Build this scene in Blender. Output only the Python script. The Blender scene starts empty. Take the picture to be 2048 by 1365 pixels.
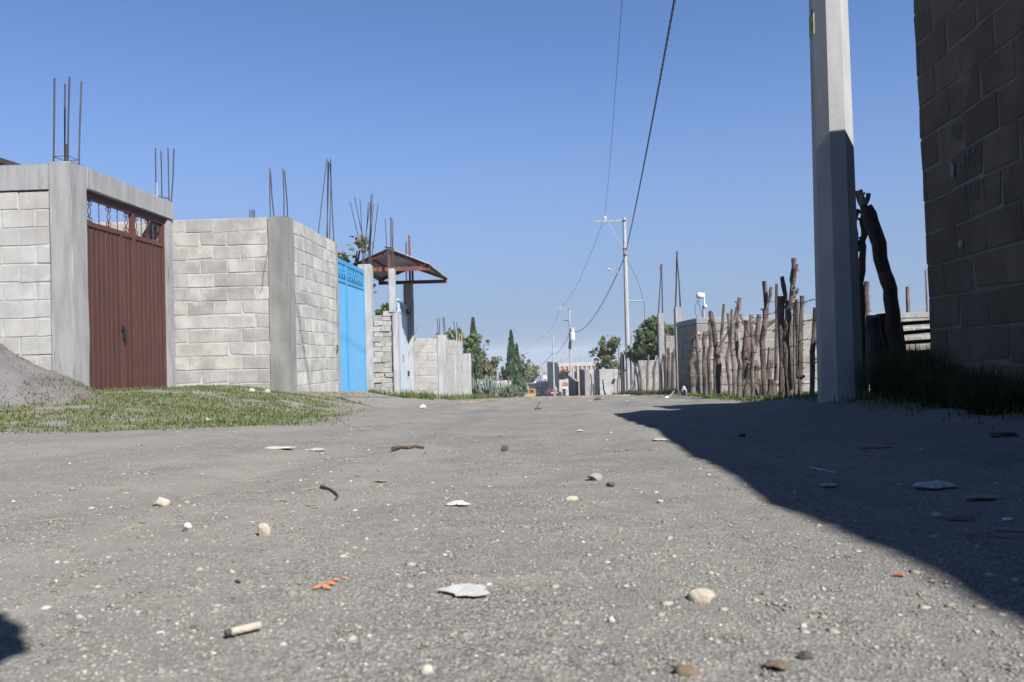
import bpy, math, random
import numpy as np
from mathutils import Vector, Matrix
random.seed(7); RNG = np.random.default_rng(7)
SC = bpy.context.scene; COL = SC.collection
# ------------------------------------------------------------------ camera
F_PX, PIT, ROL, YAW = 1653.0, .0169, .025, .0387
CAM = np.array([0, 0, .21])
fw = np.array([-math.sin(YAW)*math.cos(PIT), math.cos(YAW)*math.cos(PIT), math.sin(PIT)])
r0 = np.array([math.cos(YAW), math.sin(YAW), 0]); u0 = np.cross(r0, fw)
RT = r0*math.cos(ROL)-u0*math.sin(ROL); UP = r0*math.sin(ROL)+u0*math.cos(ROL)
cd = bpy.data.cameras.new('camera'); cam = bpy.data.objects.new('camera', cd); COL.objects.link(cam)
cd.sensor_width = 22.3; cd.lens = F_PX/2048*22.3; cd.clip_start = .02; cd.clip_end = 6000
m = Matrix.Identity(4)
for i in range(3):
    m[i][0] = RT[i]; m[i][1] = UP[i]; m[i][2] = -fw[i]; m[i][3] = CAM[i]
cam.matrix_world = m
cd.dof.use_dof = True; cd.dof.focus_distance = 3.2; cd.dof.aperture_fstop = 7.1
SC.camera = cam
# ------------------------------------------------------------------ sky, sun, exposure
SUN = Vector((1.94, -2.29, 3.05)).normalized()
EL = math.asin(SUN.z); AZ = math.atan2(SUN.x, SUN.y)
w = bpy.data.worlds.new('World'); SC.world = w; w.use_nodes = True
nt = w.node_tree; bg = nt.nodes['Background']
sky = nt.nodes.new('ShaderNodeTexSky'); sky.sky_type = 'NISHITA'; sky.sun_disc = False
sky.sun_elevation = EL; sky.sun_rotation = AZ; sky.altitude = 2200
sky.air_density = .7; sky.dust_density = .3; sky.ozone_density = 5.4
# hazy air low on the horizon: the sky's own pale band, the same all the way round
tc = nt.nodes.new('ShaderNodeTexCoord'); mx = nt.nodes.new('ShaderNodeVectorMath'); mx.operation = 'MAXIMUM'
mx.inputs[1].default_value = (-1, -1, 0); ad = nt.nodes.new('ShaderNodeVectorMath'); ad.inputs[1].default_value = (0, 0, .07)
sp = nt.nodes.new('ShaderNodeSeparateXYZ'); mr = nt.nodes.new('ShaderNodeMapRange'); mr.interpolation_type = 'SMOOTHSTEP'
mr.inputs[1].default_value = -.06; mr.inputs[2].default_value = .37; mr.inputs[3].default_value = 1; mr.inputs[4].default_value = 0
hz = nt.nodes.new('ShaderNodeMix'); hz.data_type = 'RGBA'; hz.inputs[7].default_value = (1.15, 1.44, 1.80, 1)
nt.links.new(tc.outputs['Generated'], mx.inputs[0]); nt.links.new(mx.outputs[0], ad.inputs[0]); nt.links.new(ad.outputs[0], sky.inputs['Vector'])
nt.links.new(tc.outputs['Generated'], sp.inputs[0]); nt.links.new(sp.outputs[2], mr.inputs[0]); nt.links.new(mr.outputs[0], hz.inputs[0])
nt.links.new(sky.outputs[0], hz.inputs[6]); nt.links.new(hz.outputs[2], bg.inputs[0]); bg.inputs[1].default_value = .1
sd = bpy.data.lights.new('sun', 'SUN'); sd.energy = 5.0; sd.angle = math.radians(.53); sd.color = (1, .975, .94)
so = bpy.data.objects.new('sun', sd); COL.objects.link(so)
so.rotation_euler = (-SUN).to_track_quat('-Z', 'Y').to_euler()
SC.view_settings.view_transform = 'Standard'; SC.view_settings.look = 'None'
SC.view_settings.exposure = 1.35; SC.view_settings.gamma = 1
# ------------------------------------------------------------------ helpers
def at(u, v, Y):
    d = fw+RT*(u-1024)/F_PX+UP*(682.5-v)/F_PX
    return CAM+d*(Y/d[1])
def ss(x, a, b):
    t = np.clip((x-a)/(b-a), 0, 1); return t*t*(3-2*t)
def hsh(i, j, s): 
    n = np.sin(i*127.1+j*311.7+s*74.7)*43758.5453
    return n-np.floor(n)
def vn(x, y, s=0):
    x = np.asarray(x, float); y = np.asarray(y, float)
    i = np.floor(x); j = np.floor(y); fx = x-i; fy = y-j
    fx = fx*fx*(3-2*fx); fy = fy*fy*(3-2*fy)
    return (hsh(i, j, s)*(1-fx)+hsh(i+1, j, s)*fx)*(1-fy)+(hsh(i, j+1, s)*(1-fx)+hsh(i+1, j+1, s)*fx)*fy
def fbm(x, y, s=0, o=4):
    r = 0; a = .5
    for k in range(o): r = r+a*vn(x*2**k, y*2**k, s+k); a *= .5
    return r
def gz0(X, Y):
    X = np.asarray(X, float); Y = np.asarray(Y, float)
    z = .18-.0505*Y-.18*np.exp(-(Y/14)**2)
    z = z+np.clip(.19*(-X-2.4), 0, .34)*ss(Y, 5, 11)*(1-.6*ss(Y, 14, 26))
    z = z+.09*ss(X, 1.7, 2.4)*(1-ss(Y, 7, 11))
    return z
def gz(X, Y):
    X = np.asarray(X, float); Y = np.asarray(Y, float)
    n = (fbm(X*.9, Y*.9, 3)-.5)*.075*ss(Y, .8, 2.5)*(1-.9*ss(Y, 12, 30))
    n = n+(fbm(X*4.2, Y*4.2, 9)-.5)*.03*ss(Y, .4, 1.4)*(1-ss(Y, 8, 16))+(fbm(X*22, Y*22, 5, 3)-.5)*.009*(1-ss(Y, 3, 6))
    for x0, dp in ((-1.05, .016), (.55, .014)):
        xc = x0+.12*np.sin(Y*.55+x0)+.35*(Y/12); n = n-ss(Y, 1.2, 2.2)*(1-ss(Y, 20, 30))*(dp*np.exp(-((X-xc)/.15)**2)-.5*dp*np.exp(-((np.abs(X-xc)-.3)/.1)**2))
    # added ridge and hollow, shaped to hide the pole's long shadow from the camera
    t = (X-2.29)*-.646+(Y-6.52)*.763; d = (X-2.29)*.763+(Y-6.52)*.646
    n = n+ss(t, 2.0, 2.8)*(1-ss(t, 7.5, 9.5))*(.02*np.exp(-((d+.5)/.33)**2)-.05*np.exp(-((d-.05)/.3)**2))
    return gz0(X, Y)+n
def gp(u, v):
    d = fw+RT*(u-1024)/F_PX+UP*(682.5-v)/F_PX
    Y = np.exp(np.linspace(math.log(.3), math.log(250), 5000)); P = CAM[None]+d[None]*(Y/d[1])[:, None]
    k = np.argmax(P[:, 2] < gz(P[:, 0], P[:, 1])); return P[k]
# ---- materials
def nd(t, k, **kw):
    n = t.nodes.new(k)
    for a, b in kw.items(): setattr(n, a, b)
    return n
def mk(name):
    M = bpy.data.materials.new(name); M.use_nodes = True
    t = M.node_tree; return M, t, t.nodes['Principled BSDF'], t.links.new
def noise(t, vec, scale, detail=5, rough=.6):
    n = nd(t, 'ShaderNodeTexNoise'); n.inputs['Scale'].default_value = scale; n.inputs['Detail'].default_value = detail
    n.inputs['Roughness'].default_value = rough; t.links.new(vec, n.inputs['Vector']); return n.outputs['Fac']
def ramp(t, fac, stops):
    r = nd(t, 'ShaderNodeValToRGB'); e = r.color_ramp.elements
    while len(e) < len(stops): e.new(.5)
    for k, (p, c) in enumerate(stops):
        e[k].position = p; e[k].color = (*c, 1) if len(c) == 3 else c
    t.links.new(fac, r.inputs[0]); return r.outputs[0]
def mixc(t, fac, a, b, mode='MIX'):
    n = nd(t, 'ShaderNodeMix', data_type='RGBA', blend_type=mode)
    for k, x in ((0, fac), (6, a), (7, b)):
        if isinstance(x, (int, float)): n.inputs[k].default_value = x
        elif isinstance(x, tuple): n.inputs[k].default_value = (*x, 1)
        else: t.links.new(x, n.inputs[k])
    return n.outputs[2]
def g3(v): return (v, v, v)
def K(c, k=(1, 1, 1)): return tuple(a*b*d for a, b, d in zip(c, (.6, .62, .645), k))
def bumpn(t, h, strength, dist=.01):
    b = nd(t, 'ShaderNodeBump'); b.inputs['Strength'].default_value = strength; b.inputs['Distance'].default_value = dist
    t.links.new(h, b.inputs['Height']); return b.outputs[0]
def mat(name, col, col2=None, scale=4, rough=.85, bump=.3, bscale=60, rnd=0, stretch=None, metal=0, lo=.35, hi=.65, spot=None, sscale=9, spos=.62, bdist=.01, k=(1, 1, 1)):
    """two tones mixed by noise, an optional third colour in spots, per-object brightness, fine bump"""
    M, t, p, L = mk(name); geo = nd(t, 'ShaderNodeNewGeometry'); v = geo.outputs['Position']
    if stretch:
        mp = nd(t, 'ShaderNodeMapping'); mp.inputs['Scale'].default_value = stretch; L(v, mp.inputs[0]); v2 = mp.outputs[0]
    else: v2 = v
    col2 = K(col2 or tuple(c*.72 for c in col), k); col = K(col, k); spot = K(spot, k) if spot else None
    c = ramp(t, noise(t, v2, scale), [(lo, col2), (hi, col)])
    if spot: c = mixc(t, ramp(t, noise(t, v2, sscale, 6, .7), [(spos, g3(0)), (spos+.06, g3(1))]), c, spot)
    if rnd:
        oi = nd(t, 'ShaderNodeObjectInfo'); mr = nd(t, 'ShaderNodeMapRange')
        mr.inputs[3].default_value = 1-rnd; mr.inputs[4].default_value = 1+rnd
        L(oi.outputs['Random'], mr.inputs[0]); c = mixc(t, 1.0, c, mr.outputs[0], 'MULTIPLY')
    L(c, p.inputs['Base Color']); p.inputs['Roughness'].default_value = rough; p.inputs['Metallic'].default_value = metal
    p.inputs['Specular IOR Level'].default_value = .3
    if bump: L(bumpn(t, noise(t, v2, bscale, 4), bump, bdist), p.inputs['Normal'])
    return M
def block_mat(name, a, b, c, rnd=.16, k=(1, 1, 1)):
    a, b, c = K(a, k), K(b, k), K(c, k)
    M, t, p, L = mk(name); geo = nd(t, 'ShaderNodeNewGeometry'); v = geo.outputs['Position']; oi = nd(t, 'ShaderNodeObjectInfo')
    base = mixc(t, oi.outputs['Random'], a, b)
    base = mixc(t, ramp(t, noise(t, v, 3.2, 6, .65), [(.38, g3(0)), (.62, g3(.85))]), base, c)
    mr = nd(t, 'ShaderNodeMapRange'); mr.inputs[3].default_value = 1-rnd; mr.inputs[4].default_value = 1+rnd*.6
    wn = nd(t, 'ShaderNodeTexWhiteNoise', noise_dimensions='1D'); L(oi.outputs['Random'], wn.inputs['W']); L(wn.outputs[0], mr.inputs[0])
    base = mixc(t, 1.0, base, mr.outputs[0], 'MULTIPLY')
    base = mixc(t, ramp(t, noise(t, v, 1.3, 7, .7), [(.52, g3(0)), (.7, g3(.35))]), base, (c[0]*.95, c[1]*.86, c[2]*.74))
    base = mixc(t, ramp(t, noise(t, v, 2.1, 7, .75), [(.56, g3(0)), (.66, g3(.45))]), base, tuple(min(.8, x*1.15) for x in a))
    por = noise(t, v, 70, 4, .75); base = mixc(t, ramp(t, por, [(.30, g3(.75)), (.40, g3(0))]), base, tuple(x*.35 for x in c))
    st = nd(t, 'ShaderNodeMapping'); st.inputs['Scale'].default_value = (6, 6, .7); L(v, st.inputs[0])
    base = mixc(t, ramp(t, noise(t, st.outputs[0], 1.0, 4), [(.5, g3(0)), (.75, g3(.35))]), base, tuple(x*.7 for x in c))
    L(base, p.inputs['Base Color']); p.inputs['Roughness'].default_value = .95; p.inputs['Specular IOR Level'].default_value = .15
    L(bumpn(t, noise(t, v, 95, 5, .8), .9, .006), p.inputs['Normal']); return M
def leaf_mat(name, a, b, tr=.3, k=(1, 1, 1)):
    a, b = K(a, k), K(b, k)
    M, t, p, L = mk(name); geo = nd(t, 'ShaderNodeNewGeometry')
    c = mixc(t, ramp(t, noise(t, geo.outputs['Position'], 1.3, 5, .7), [(.36, g3(0)), (.64, g3(1))]), a, b)
    c = mixc(t, geo.outputs['Random Per Island'], c, tuple(x*1.35 for x in b))
    L(c, p.inputs['Base Color']); p.inputs['Roughness'].default_value = .6; p.inputs['Specular IOR Level'].default_value = .25
    tl = nd(t, 'ShaderNodeBsdfTranslucent'); L(c, tl.inputs[0]); ms = nd(t, 'ShaderNodeMixShader'); ms.inputs[0].default_value = tr
    L(p.outputs[0], ms.inputs[1]); L(tl.outputs[0], ms.inputs[2]); L(ms.outputs[0], t.nodes['Material Output'].inputs[0]); return M
def leaf_mat_dry(name, a, b, tr=.3, k=(1, 1, 1)):
    """grass: as leaf_mat, with a share of straw-coloured blades"""
    M = leaf_mat(name, a, b, tr, k); t = M.node_tree; g = nd(t, 'ShaderNodeNewGeometry'); p = t.nodes['Principled BSDF']; src = p.inputs['Base Color'].links[0].from_socket
    wn = nd(t, 'ShaderNodeTexWhiteNoise', noise_dimensions='1D'); t.links.new(g.outputs['Random Per Island'], wn.inputs['W'])
    pat = noise(t, g.outputs['Position'], 2.2, 4); ad = nd(t, 'ShaderNodeMath', operation='ADD'); t.links.new(wn.outputs[0], ad.inputs[0]); t.links.new(pat, ad.inputs[1])
    c = mixc(t, ramp(t, ad.outputs[0], [(.5, g3(0)), (.54, g3(1))]), src, K((.25, .2, .12), k)); 
    r = [n for n in t.nodes if n.type == 'VALTORGB'][-1]; r.color_ramp.elements[0].position = .63; r.color_ramp.elements[1].position = .66
    hv = nd(t, 'ShaderNodeMath', operation='MULTIPLY'); hv.inputs[1].default_value = .5; t.links.new(ad.outputs[0], hv.inputs[0]); t.links.new(hv.outputs[0], r.inputs[0])
    for q in (p.inputs['Base Color'], [n for n in t.nodes if n.type == 'BSDF_TRANSLUCENT'][0].inputs[0]): t.links.new(c, q)
    return M
def ground_mat():
    M, t, p, L = mk('volcanic_sand'); geo = nd(t, 'ShaderNodeNewGeometry'); v = geo.outputs['Position']
    sx = nd(t, 'ShaderNodeSeparateXYZ'); L(v, sx.inputs[0])
    def vor(s):
        n = nd(t, 'ShaderNodeTexVoronoi'); n.inputs['Scale'].default_value = s; L(v, n.inputs['Vector']); return n
    v1, v2, v3 = vor(330), vor(120), vor(46)
    bw = nd(t, 'ShaderNodeRGBToBW'); L(v1.outputs['Color'], bw.inputs[0])
    G = lambda *q: K(q, (1.25, 1.24, 1.19))
    c = ramp(t, bw.outputs[0], [(.2, G(.06, .058, .057)), (.45, G(.12, .116, .112)), (.65, G(.18, .172, .16)), (.85, G(.31, .285, .25))])
    bw2 = nd(t, 'ShaderNodeRGBToBW'); L(v2.outputs['Color'], bw2.inputs[0])
    c = mixc(t, ramp(t, bw2.outputs[0], [(.68, g3(0)), (.74, g3(.6))]), c, mixc(t, v2.outputs['Color'], G(.25, .225, .185), G(.18, .173, .165)))
    bw3 = nd(t, 'ShaderNodeRGBToBW'); L(v3.outputs['Color'], bw3.inputs[0])
    c = mixc(t, ramp(t, bw3.outputs[0], [(.78, g3(0)), (.82, g3(.35))]), c, G(.25, .22, .175))
    # broad tone: dusty, beige and dark drifts
    c = mixc(t, ramp(t, noise(t, v, .8, 6, .65), [(.36, g3(0)), (.62, g3(.7))]), c, G(.215, .192, .166))
    c = mixc(t, ramp(t, noise(t, v, 3.3, 6, .7), [(.45, g3(0)), (.7, g3(.55))]), c, G(.105, .102, .1))
    c = mixc(t, ramp(t, noise(t, v, 7, 7, .75), [(.56, g3(0)), (.66, g3(.5))]), c, G(.235, .208, .172))
    sm = nd(t, 'ShaderNodeMapping'); sm.inputs['Scale'].default_value = (1.6, .22, 1); L(v, sm.inputs[0])
    c = mixc(t, ramp(t, noise(t, sm.outputs[0], 1.0, 4, .6), [(.48, g3(0)), (.64, g3(.45))]), c, G(.235, .212, .185))
    mr = nd(t, 'ShaderNodeMapRange'); mr.inputs[1].default_value = 4.0; mr.inputs[2].default_value = 9.0; L(sx.outputs[1], mr.inputs[0])
    c = mixc(t, mr.outputs[0], c, mixc(t, ramp(t, noise(t, v, 1.2, 7, .75), [(.35, g3(0)), (.65, g3(1))]), G(.135, .128, .122), G(.205, .186, .165)))
    # the verge by the walls: paler pinkish dirt
    ml = nd(t, 'ShaderNodeMapRange'); ml.inputs[1].default_value = -1.5; ml.inputs[2].default_value = -3.2; L(sx.outputs[0], ml.inputs[0])
    mm = nd(t, 'ShaderNodeMath', operation='MULTIPLY'); L(ml.outputs[0], mm.inputs[0]); L(mr.outputs[0], mm.inputs[1])
    c = mixc(t, mm.outputs[0], c, mixc(t, noise(t, v, 6, 6, .75), G(.15, .13, .115), G(.235, .208, .188)))
    L(c, p.inputs['Base Color']); p.inputs['Roughness'].default_value = 1; p.inputs['Specular IOR Level'].default_value = .1
    h = nd(t, 'ShaderNodeMath', operation='ADD'); L(v1.outputs['Distance'], h.inputs[0]); L(noise(t, v, 40, 6, .8), h.inputs[1])
    L(bumpn(t, h.outputs[0], .4, .005), p.inputs['Normal']); return M
MT = {}
MT['ground'] = ground_mat()
MT['blockA'] = block_mat('block_pale', (.64, .60, .53), (.58, .54, .48), (.48, .445, .39), .1, k=(0.86, 0.87, 0.89))
MT['blockB'] = block_mat('block_beige', (.60, .53, .44), (.48, .435, .38), (.37, .325, .27), .17, k=(0.96, 1.0, 1.05))
MT['blockS'] = block_mat('block_greyish', (.52, .475, .42), (.42, .39, .355), (.33, .30, .265), .16, k=(1.2, 1.23, 1.23))
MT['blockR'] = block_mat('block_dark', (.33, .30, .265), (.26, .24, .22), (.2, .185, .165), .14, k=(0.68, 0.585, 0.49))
MT['blockD'] = block_mat('block_far', (.56, .50, .42), (.47, .43, .37), (.36, .32, .28), .14, k=(0.78, 0.78, 0.78))
MT['mortar'] = mat('mortar', (.60, .575, .54), (.40, .38, .35), 7, bump=.7, bscale=110, k=(0.95, 0.97, 1.0))
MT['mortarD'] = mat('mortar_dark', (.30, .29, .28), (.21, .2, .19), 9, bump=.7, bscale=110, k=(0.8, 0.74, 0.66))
MT['concL'] = mat('pale_concrete', (.62, .59, .54), (.46, .43, .39), 3, bump=.5, bscale=90, stretch=(4, 4, .6), lo=.36, hi=.6, spot=(.36, .335, .3), sscale=6, spos=.64, k=(0.8, 0.82, 0.85))
MT['conc'] = mat('cast_concrete', (.53, .505, .465), (.41, .39, .355), 2.6, bump=.6, bscale=80, stretch=(4.5, 4.5, .55), lo=.38, hi=.6, spot=(.28, .262, .235), sscale=5, spos=.62, k=(0.72, 0.73, 0.75))
MT['concP'] = mat('pole_concrete', (.51, .48, .44), (.4, .378, .345), 2.2, bump=.6, bscale=110, stretch=(2.5, 2.5, .7), spot=(.3, .28, .255), sscale=16, spos=.66, k=(0.96, 0.98, 1.0))
MT['concD'] = mat('damp_concrete', (.38, .36, .32), (.25, .23, .2), 2, bump=.5, bscale=80, stretch=(2, 2, .5), k=(0.8, 0.82, 0.84))
MT['brown'] = mat('brown_gate_paint', (.118, .036, .026), (.082, .03, .024), 3, rough=.55, bump=.08, bscale=40, stretch=(3, 3, .5), spot=(.2, .06, .03), sscale=6, spos=.68, k=(0.8, 0.9, 0.97))
MT['brown2'] = mat('rusty_brown_paint', (.13, .046, .034), (.09, .034, .027), 5, rough=.6, bump=.1)
MT['blue'] = mat('sky_blue_paint', (.085, .36, .70), (.105, .335, .6), 2.2, rough=.45, bump=.05, stretch=(2, 2, .3), k=(1.25, 0.97, 0.85))
MT['bluel'] = mat('bright_blue_paint', (.06, .37, .74), (.05, .31, .65), 3, rough=.4, bump=0, k=(1.2, 0.97, 0.85))
MT['white'] = mat('white_paint', (.66, .72, .76), (.55, .62, .68), 2, rough=.5, bump=.05, k=(0.95, 0.95, 0.95))
MT['whitem'] = mat('white_enamel', (.8, .8, .8), (.72, .73, .74), 4, rough=.4, bump=0)
MT['rebar'] = mat('rebar_steel', (.085, .062, .06), (.05, .042, .045), 6, rough=.7, bump=.6, bscale=150, rnd=.3)
MT['rust'] = mat('rust_primer', (.26, .082, .055), (.17, .06, .045), 3, rough=.75, bump=.2)
MT['roof'] = mat('galvanised_sheet', (.62, .63, .64), (.48, .49, .5), 2, rough=.45, bump=.1, metal=.3)
MT['dark'] = mat('dark_metal', (.03, .03, .032), (.02, .02, .022), 5, rough=.5, bump=0)
MT['black'] = mat('black_cloth', (.014, .014, .016), (.01, .01, .012), 8, rough=.9, bump=.5)
MT['steel'] = mat('galvanised_steel', (.42, .42, .41), (.3, .3, .3), 5, rough=.6, bump=0, metal=.2)
MT['wood'] = mat('weathered_wood', (.27, .215, .175), (.11, .08, .065), 5, bump=1.0, bscale=22, stretch=(3, 3, .55), rnd=.28, spot=(.4, .34, .29), sscale=7, spos=.62, bdist=.02, k=(0.84, 0.83, 0.84))
MT['woodcut'] = mat('cut_wood', (.5, .38, .24), (.36, .26, .17), 9, bump=.3)
MT['bark'] = mat('dark_bark', (.075, .055, .045), (.04, .03, .026), 5, bump=1, bscale=25, stretch=(3, 3, .5), bdist=.02)
MT['brickr'] = mat('red_brick', (.36, .16, .105), (.26, .12, .085), 3, bump=.4, rnd=.2)
MT['pink'] = mat('pink_render', (.46, .24, .18), (.36, .2, .16), 1.2, bump=.2)
MT['cream'] = mat('cream_render', (.55, .5, .43), (.45, .41, .36), 1.2, bump=.2)
MT['greyr'] = mat('grey_render', (.3, .29, .28), (.22, .21, .2), 1.5, bump=.3)
MT['mound'] = mat('mound_dirt', (.27, .235, .22), (.185, .16, .15), 2.2, bump=1, bscale=14, spot=(.15, .13, .12), sscale=11, spos=.6, bdist=.03, k=(0.66, 0.655, 0.665))
MT['yellow'] = mat('yellow_machine_paint', (.46, .28, .06), (.36, .22, .05), 2, rough=.5, bump=0)
MT['redcar'] = mat('red_car_paint', (.25, .012, .015), (.2, .01, .012), 2, rough=.25, bump=0)
MT['tyre'] = mat('tyre_rubber', (.02, .02, .02), (.014, .014, .014), 4, rough=.9, bump=.3)
MT['orange'] = mat('orange_paint', (.5, .2, .1), (.42, .17, .09), 3, rough=.6, bump=0)
MT['redsign'] = mat('red_sign_paint', (.5, .16, .15), (.42, .13, .12), 3, rough=.5, bump=0)
MT['glass'] = mat('dark_glass', (.03, .04, .05), (.02, .03, .04), 2, rough=.1, bump=0)
MT['cable'] = mat('cable_rubber', (.02, .02, .022), (.015, .015, .016), 5, rough=.6, bump=0)
MT['paper'] = mat('white_paper', (.52, .50, .46), (.38, .365, .34), 40, bump=.3, bscale=30)
MT['stoneP'] = mat('pale_stone', (.5, .43, .33), (.36, .31, .24), 30, bump=.7, bscale=120, rnd=.15, bdist=.004)
MT['stoneG'] = mat('grey_stone', (.27, .26, .245), (.17, .165, .16), 30, bump=.7, bscale=120, rnd=.2, bdist=.004)
MT['stoneD'] = mat('dark_stone', (.09, .075, .065), (.05, .045, .04), 30, bump=.7, bscale=120, bdist=.004)
MT['twig'] = mat('brown_twig', (.12, .075, .05), (.07, .045, .035), 40, bump=.6, bscale=90)
MT['straw'] = mat('dry_straw', (.36, .28, .18), (.24, .18, .12), 20, bump=.2)
MT['leafdry'] = mat('dry_leaf', (.2, .14, .09), (.13, .09, .06), 30, bump=.4)
MT['grass'] = leaf_mat_dry('grass_blade', (.085, .125, .035), (.145, .165, .06), .25, k=(0.84, 0.95, 0.64))
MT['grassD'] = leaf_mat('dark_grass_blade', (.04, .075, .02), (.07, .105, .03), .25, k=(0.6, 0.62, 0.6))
MT['leaf'] = leaf_mat('tree_leaf', (.055, .085, .03), (.1, .125, .045), k=(1.35, 1.3, 1.35))
MT['leafO'] = leaf_mat('olive_leaf', (.09, .105, .045), (.15, .15, .07), k=(1.3, 1.25, 1.35))
MT['leafD'] = leaf_mat('cypress_leaf', (.026, .05, .022), (.05, .08, .033), .15, k=(1.3, 1.3, 1.4))
MT['leafY'] = leaf_mat('yellow_green_leaf', (.12, .15, .03), (.22, .24, .05), k=(1.1, 1.1, 1.1))
MT['agave'] = mat('agave_leaf', (.22, .27, .21), (.13, .17, .12), 3, rough=.55, bump=.1, rnd=.2)
MT['paint'] = mat('graffiti_paint', (.075, .072, .07), (.17, .16, .15), 45, bump=0)
MT['teal'] = mat('pale_teal_paint', (.21, .27, .25), (.18, .19, .18), 30, bump=0)
MT['ypaint'] = mat('yellow_pole_paint', (.38, .36, .1), (.3, .29, .2), 30, bump=0)
MT['tan'] = mat('tan_shirt', (.5, .45, .38), (.4, .36, .3), 9, bump=0)
MT['skin'] = mat('skin', (.3, .17, .11), (.26, .15, .1), 9, bump=0)
MT['peel'] = mat('orange_peel', (.6, .22, .08), (.3, .17, .1), 120, bump=.3)
MT['film'] = mat('grey_plastic_film', (.40, .385, .36), (.26, .25, .235), 60, rough=.6, bump=.4, bscale=90)
# ---- mesh building
ORG = {}
def tag(o, label=None, cat=None, group=None, kind=None):
    for k, x in (('label', label), ('category', cat), ('group', group), ('kind', kind)):
        if x: o[k] = x
    return o
def org(o): return ORG.get(o.name, (0, 0, 0)) if o else (0, 0, 0)
def thing(name, label, cat, loc, group=None):
    o = bpy.data.objects.new(name, None); COL.objects.link(o); o.location = loc; o.empty_display_size = .2
    ORG[o.name] = tuple(float(x) for x in loc); return tag(o, label, cat, group, 'thing')
def link(name, me, parent=None, wloc=None):
    """object at world wloc; a child gets the offset from its parent's origin"""
    o = bpy.data.objects.new(name, me); COL.objects.link(o)
    p = org(parent); wl = wloc if wloc is not None else p
    ORG[o.name] = tuple(float(x) for x in wl); o.location = [wl[i]-p[i] for i in range(3)]
    if parent: o.parent = parent
    return o
def frame(d):
    d = Vector(d).normalized(); a = Vector((0, 0, 1)) if abs(d.z) < .95 else Vector((1, 0, 0))
    x = d.cross(a).normalized(); return x, x.cross(d).normalized()*-1
class MB:
    def __init__(s): s.v = []; s.f = []
    def add(s, V, Fs):
        n = len(s.v); s.v += [tuple(map(float, p)) for p in V]; s.f += [tuple(i+n for i in f) for f in Fs]; return s
    def box(s, x0, x1, y0, y1, z0, z1):
        return s.add([(x, y, z) for z in (z0, z1) for x, y in ((x0, y0), (x1, y0), (x1, y1), (x0, y1))],
                     [(3, 2, 1, 0), (4, 5, 6, 7), (0, 1, 5, 4), (1, 2, 6, 5), (2, 3, 7, 6), (3, 0, 4, 7)])
    def bar(s, a, b, w, h, up=(0, 0, 1)):
        a = Vector(a); b = Vector(b); d = (b-a).normalized(); x = d.cross(Vector(up))
        if x.length < 1e-4: x = d.cross(Vector((0, 1, 0)))
        x.normalize(); y = x.cross(d)
        V = [p+x*(i*w/2)+y*(j*h/2) for p in (a, b) for i, j in ((-1, -1), (1, -1), (1, 1), (-1, 1))]
        return s.add(V, [(3, 2, 1, 0), (4, 5, 6, 7), (0, 1, 5, 4), (1, 2, 6, 5), (2, 3, 7, 6), (3, 0, 4, 7)])
    def tube(s, P, r, n=8, cap=True, rot=0, jit=0):
        P = [Vector(p) for p in P]; k = len(P); r = [r]*k if not hasattr(r, '__len__') else r; V = []; x = None
        for i, p in enumerate(P):
            d = (P[min(i+1, k-1)]-P[max(i-1, 0)]).normalized()
            if x is None: x, y = frame(d)
            else:
                x = (x-d*x.dot(d)).normalized(); y = d.cross(x)
            for j in range(n):
                t = rot+2*math.pi*j/n; q = r[i]*(1+random.uniform(-jit, jit)); V.append(p+x*(math.cos(t)*q)+y*(math.sin(t)*q))
        Fs = [(i*n+j, i*n+(j+1) % n, (i+1)*n+(j+1) % n, (i+1)*n+j) for i in range(k-1) for j in range(n)]
        if cap: Fs += [tuple(range(n-1, -1, -1)), tuple((k-1)*n+j for j in range(n))]
        return s.add(V, Fs)
    def prism(s, poly, o, x, y, z):
        """2-D outline in (x, y) from o, thick along vector z"""
        o, x, y, z = Vector(o), Vector(x), Vector(y), Vector(z); n = len(poly)
        V = [o+x*a+y*b for a, b in poly]; V += [p+z for p in V]
        return s.add(V, [tuple(range(n-1, -1, -1)), tuple(range(n, 2*n))]+[(i, (i+1) % n, n+(i+1) % n, n+i) for i in range(n)])
    def mesh(s, name, mt, off=(0, 0, 0), smooth=False):
        me = bpy.data.meshes.new(name); me.from_pydata([(p[0]-off[0], p[1]-off[1], p[2]-off[2]) for p in s.v], [], s.f)
        if isinstance(mt, str): mt = [mt]
        for q in mt: me.materials.append(MT[q])
        if smooth: me.polygons.foreach_set('use_smooth', [True]*len(me.polygons))
        me.validate(); 
        import bmesh as _b
        bm = _b.new(); bm.from_mesh(me); _b.ops.recalc_face_normals(bm, faces=bm.faces); bm.to_mesh(me); bm.free()
        return me
    def build(s, name, mt, parent=None, smooth=False, at=None, origin=None):
        """vertices are in world space; origin is where the object's own origin goes"""
        og = origin if origin is not None else (org(parent) if parent else (np.array(s.v).mean(0)*[1, 1, 0]+[0, 0, min(p[2] for p in s.v)]))
        return link(name, s.mesh(name, mt, og, smooth), parent, og)
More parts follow.
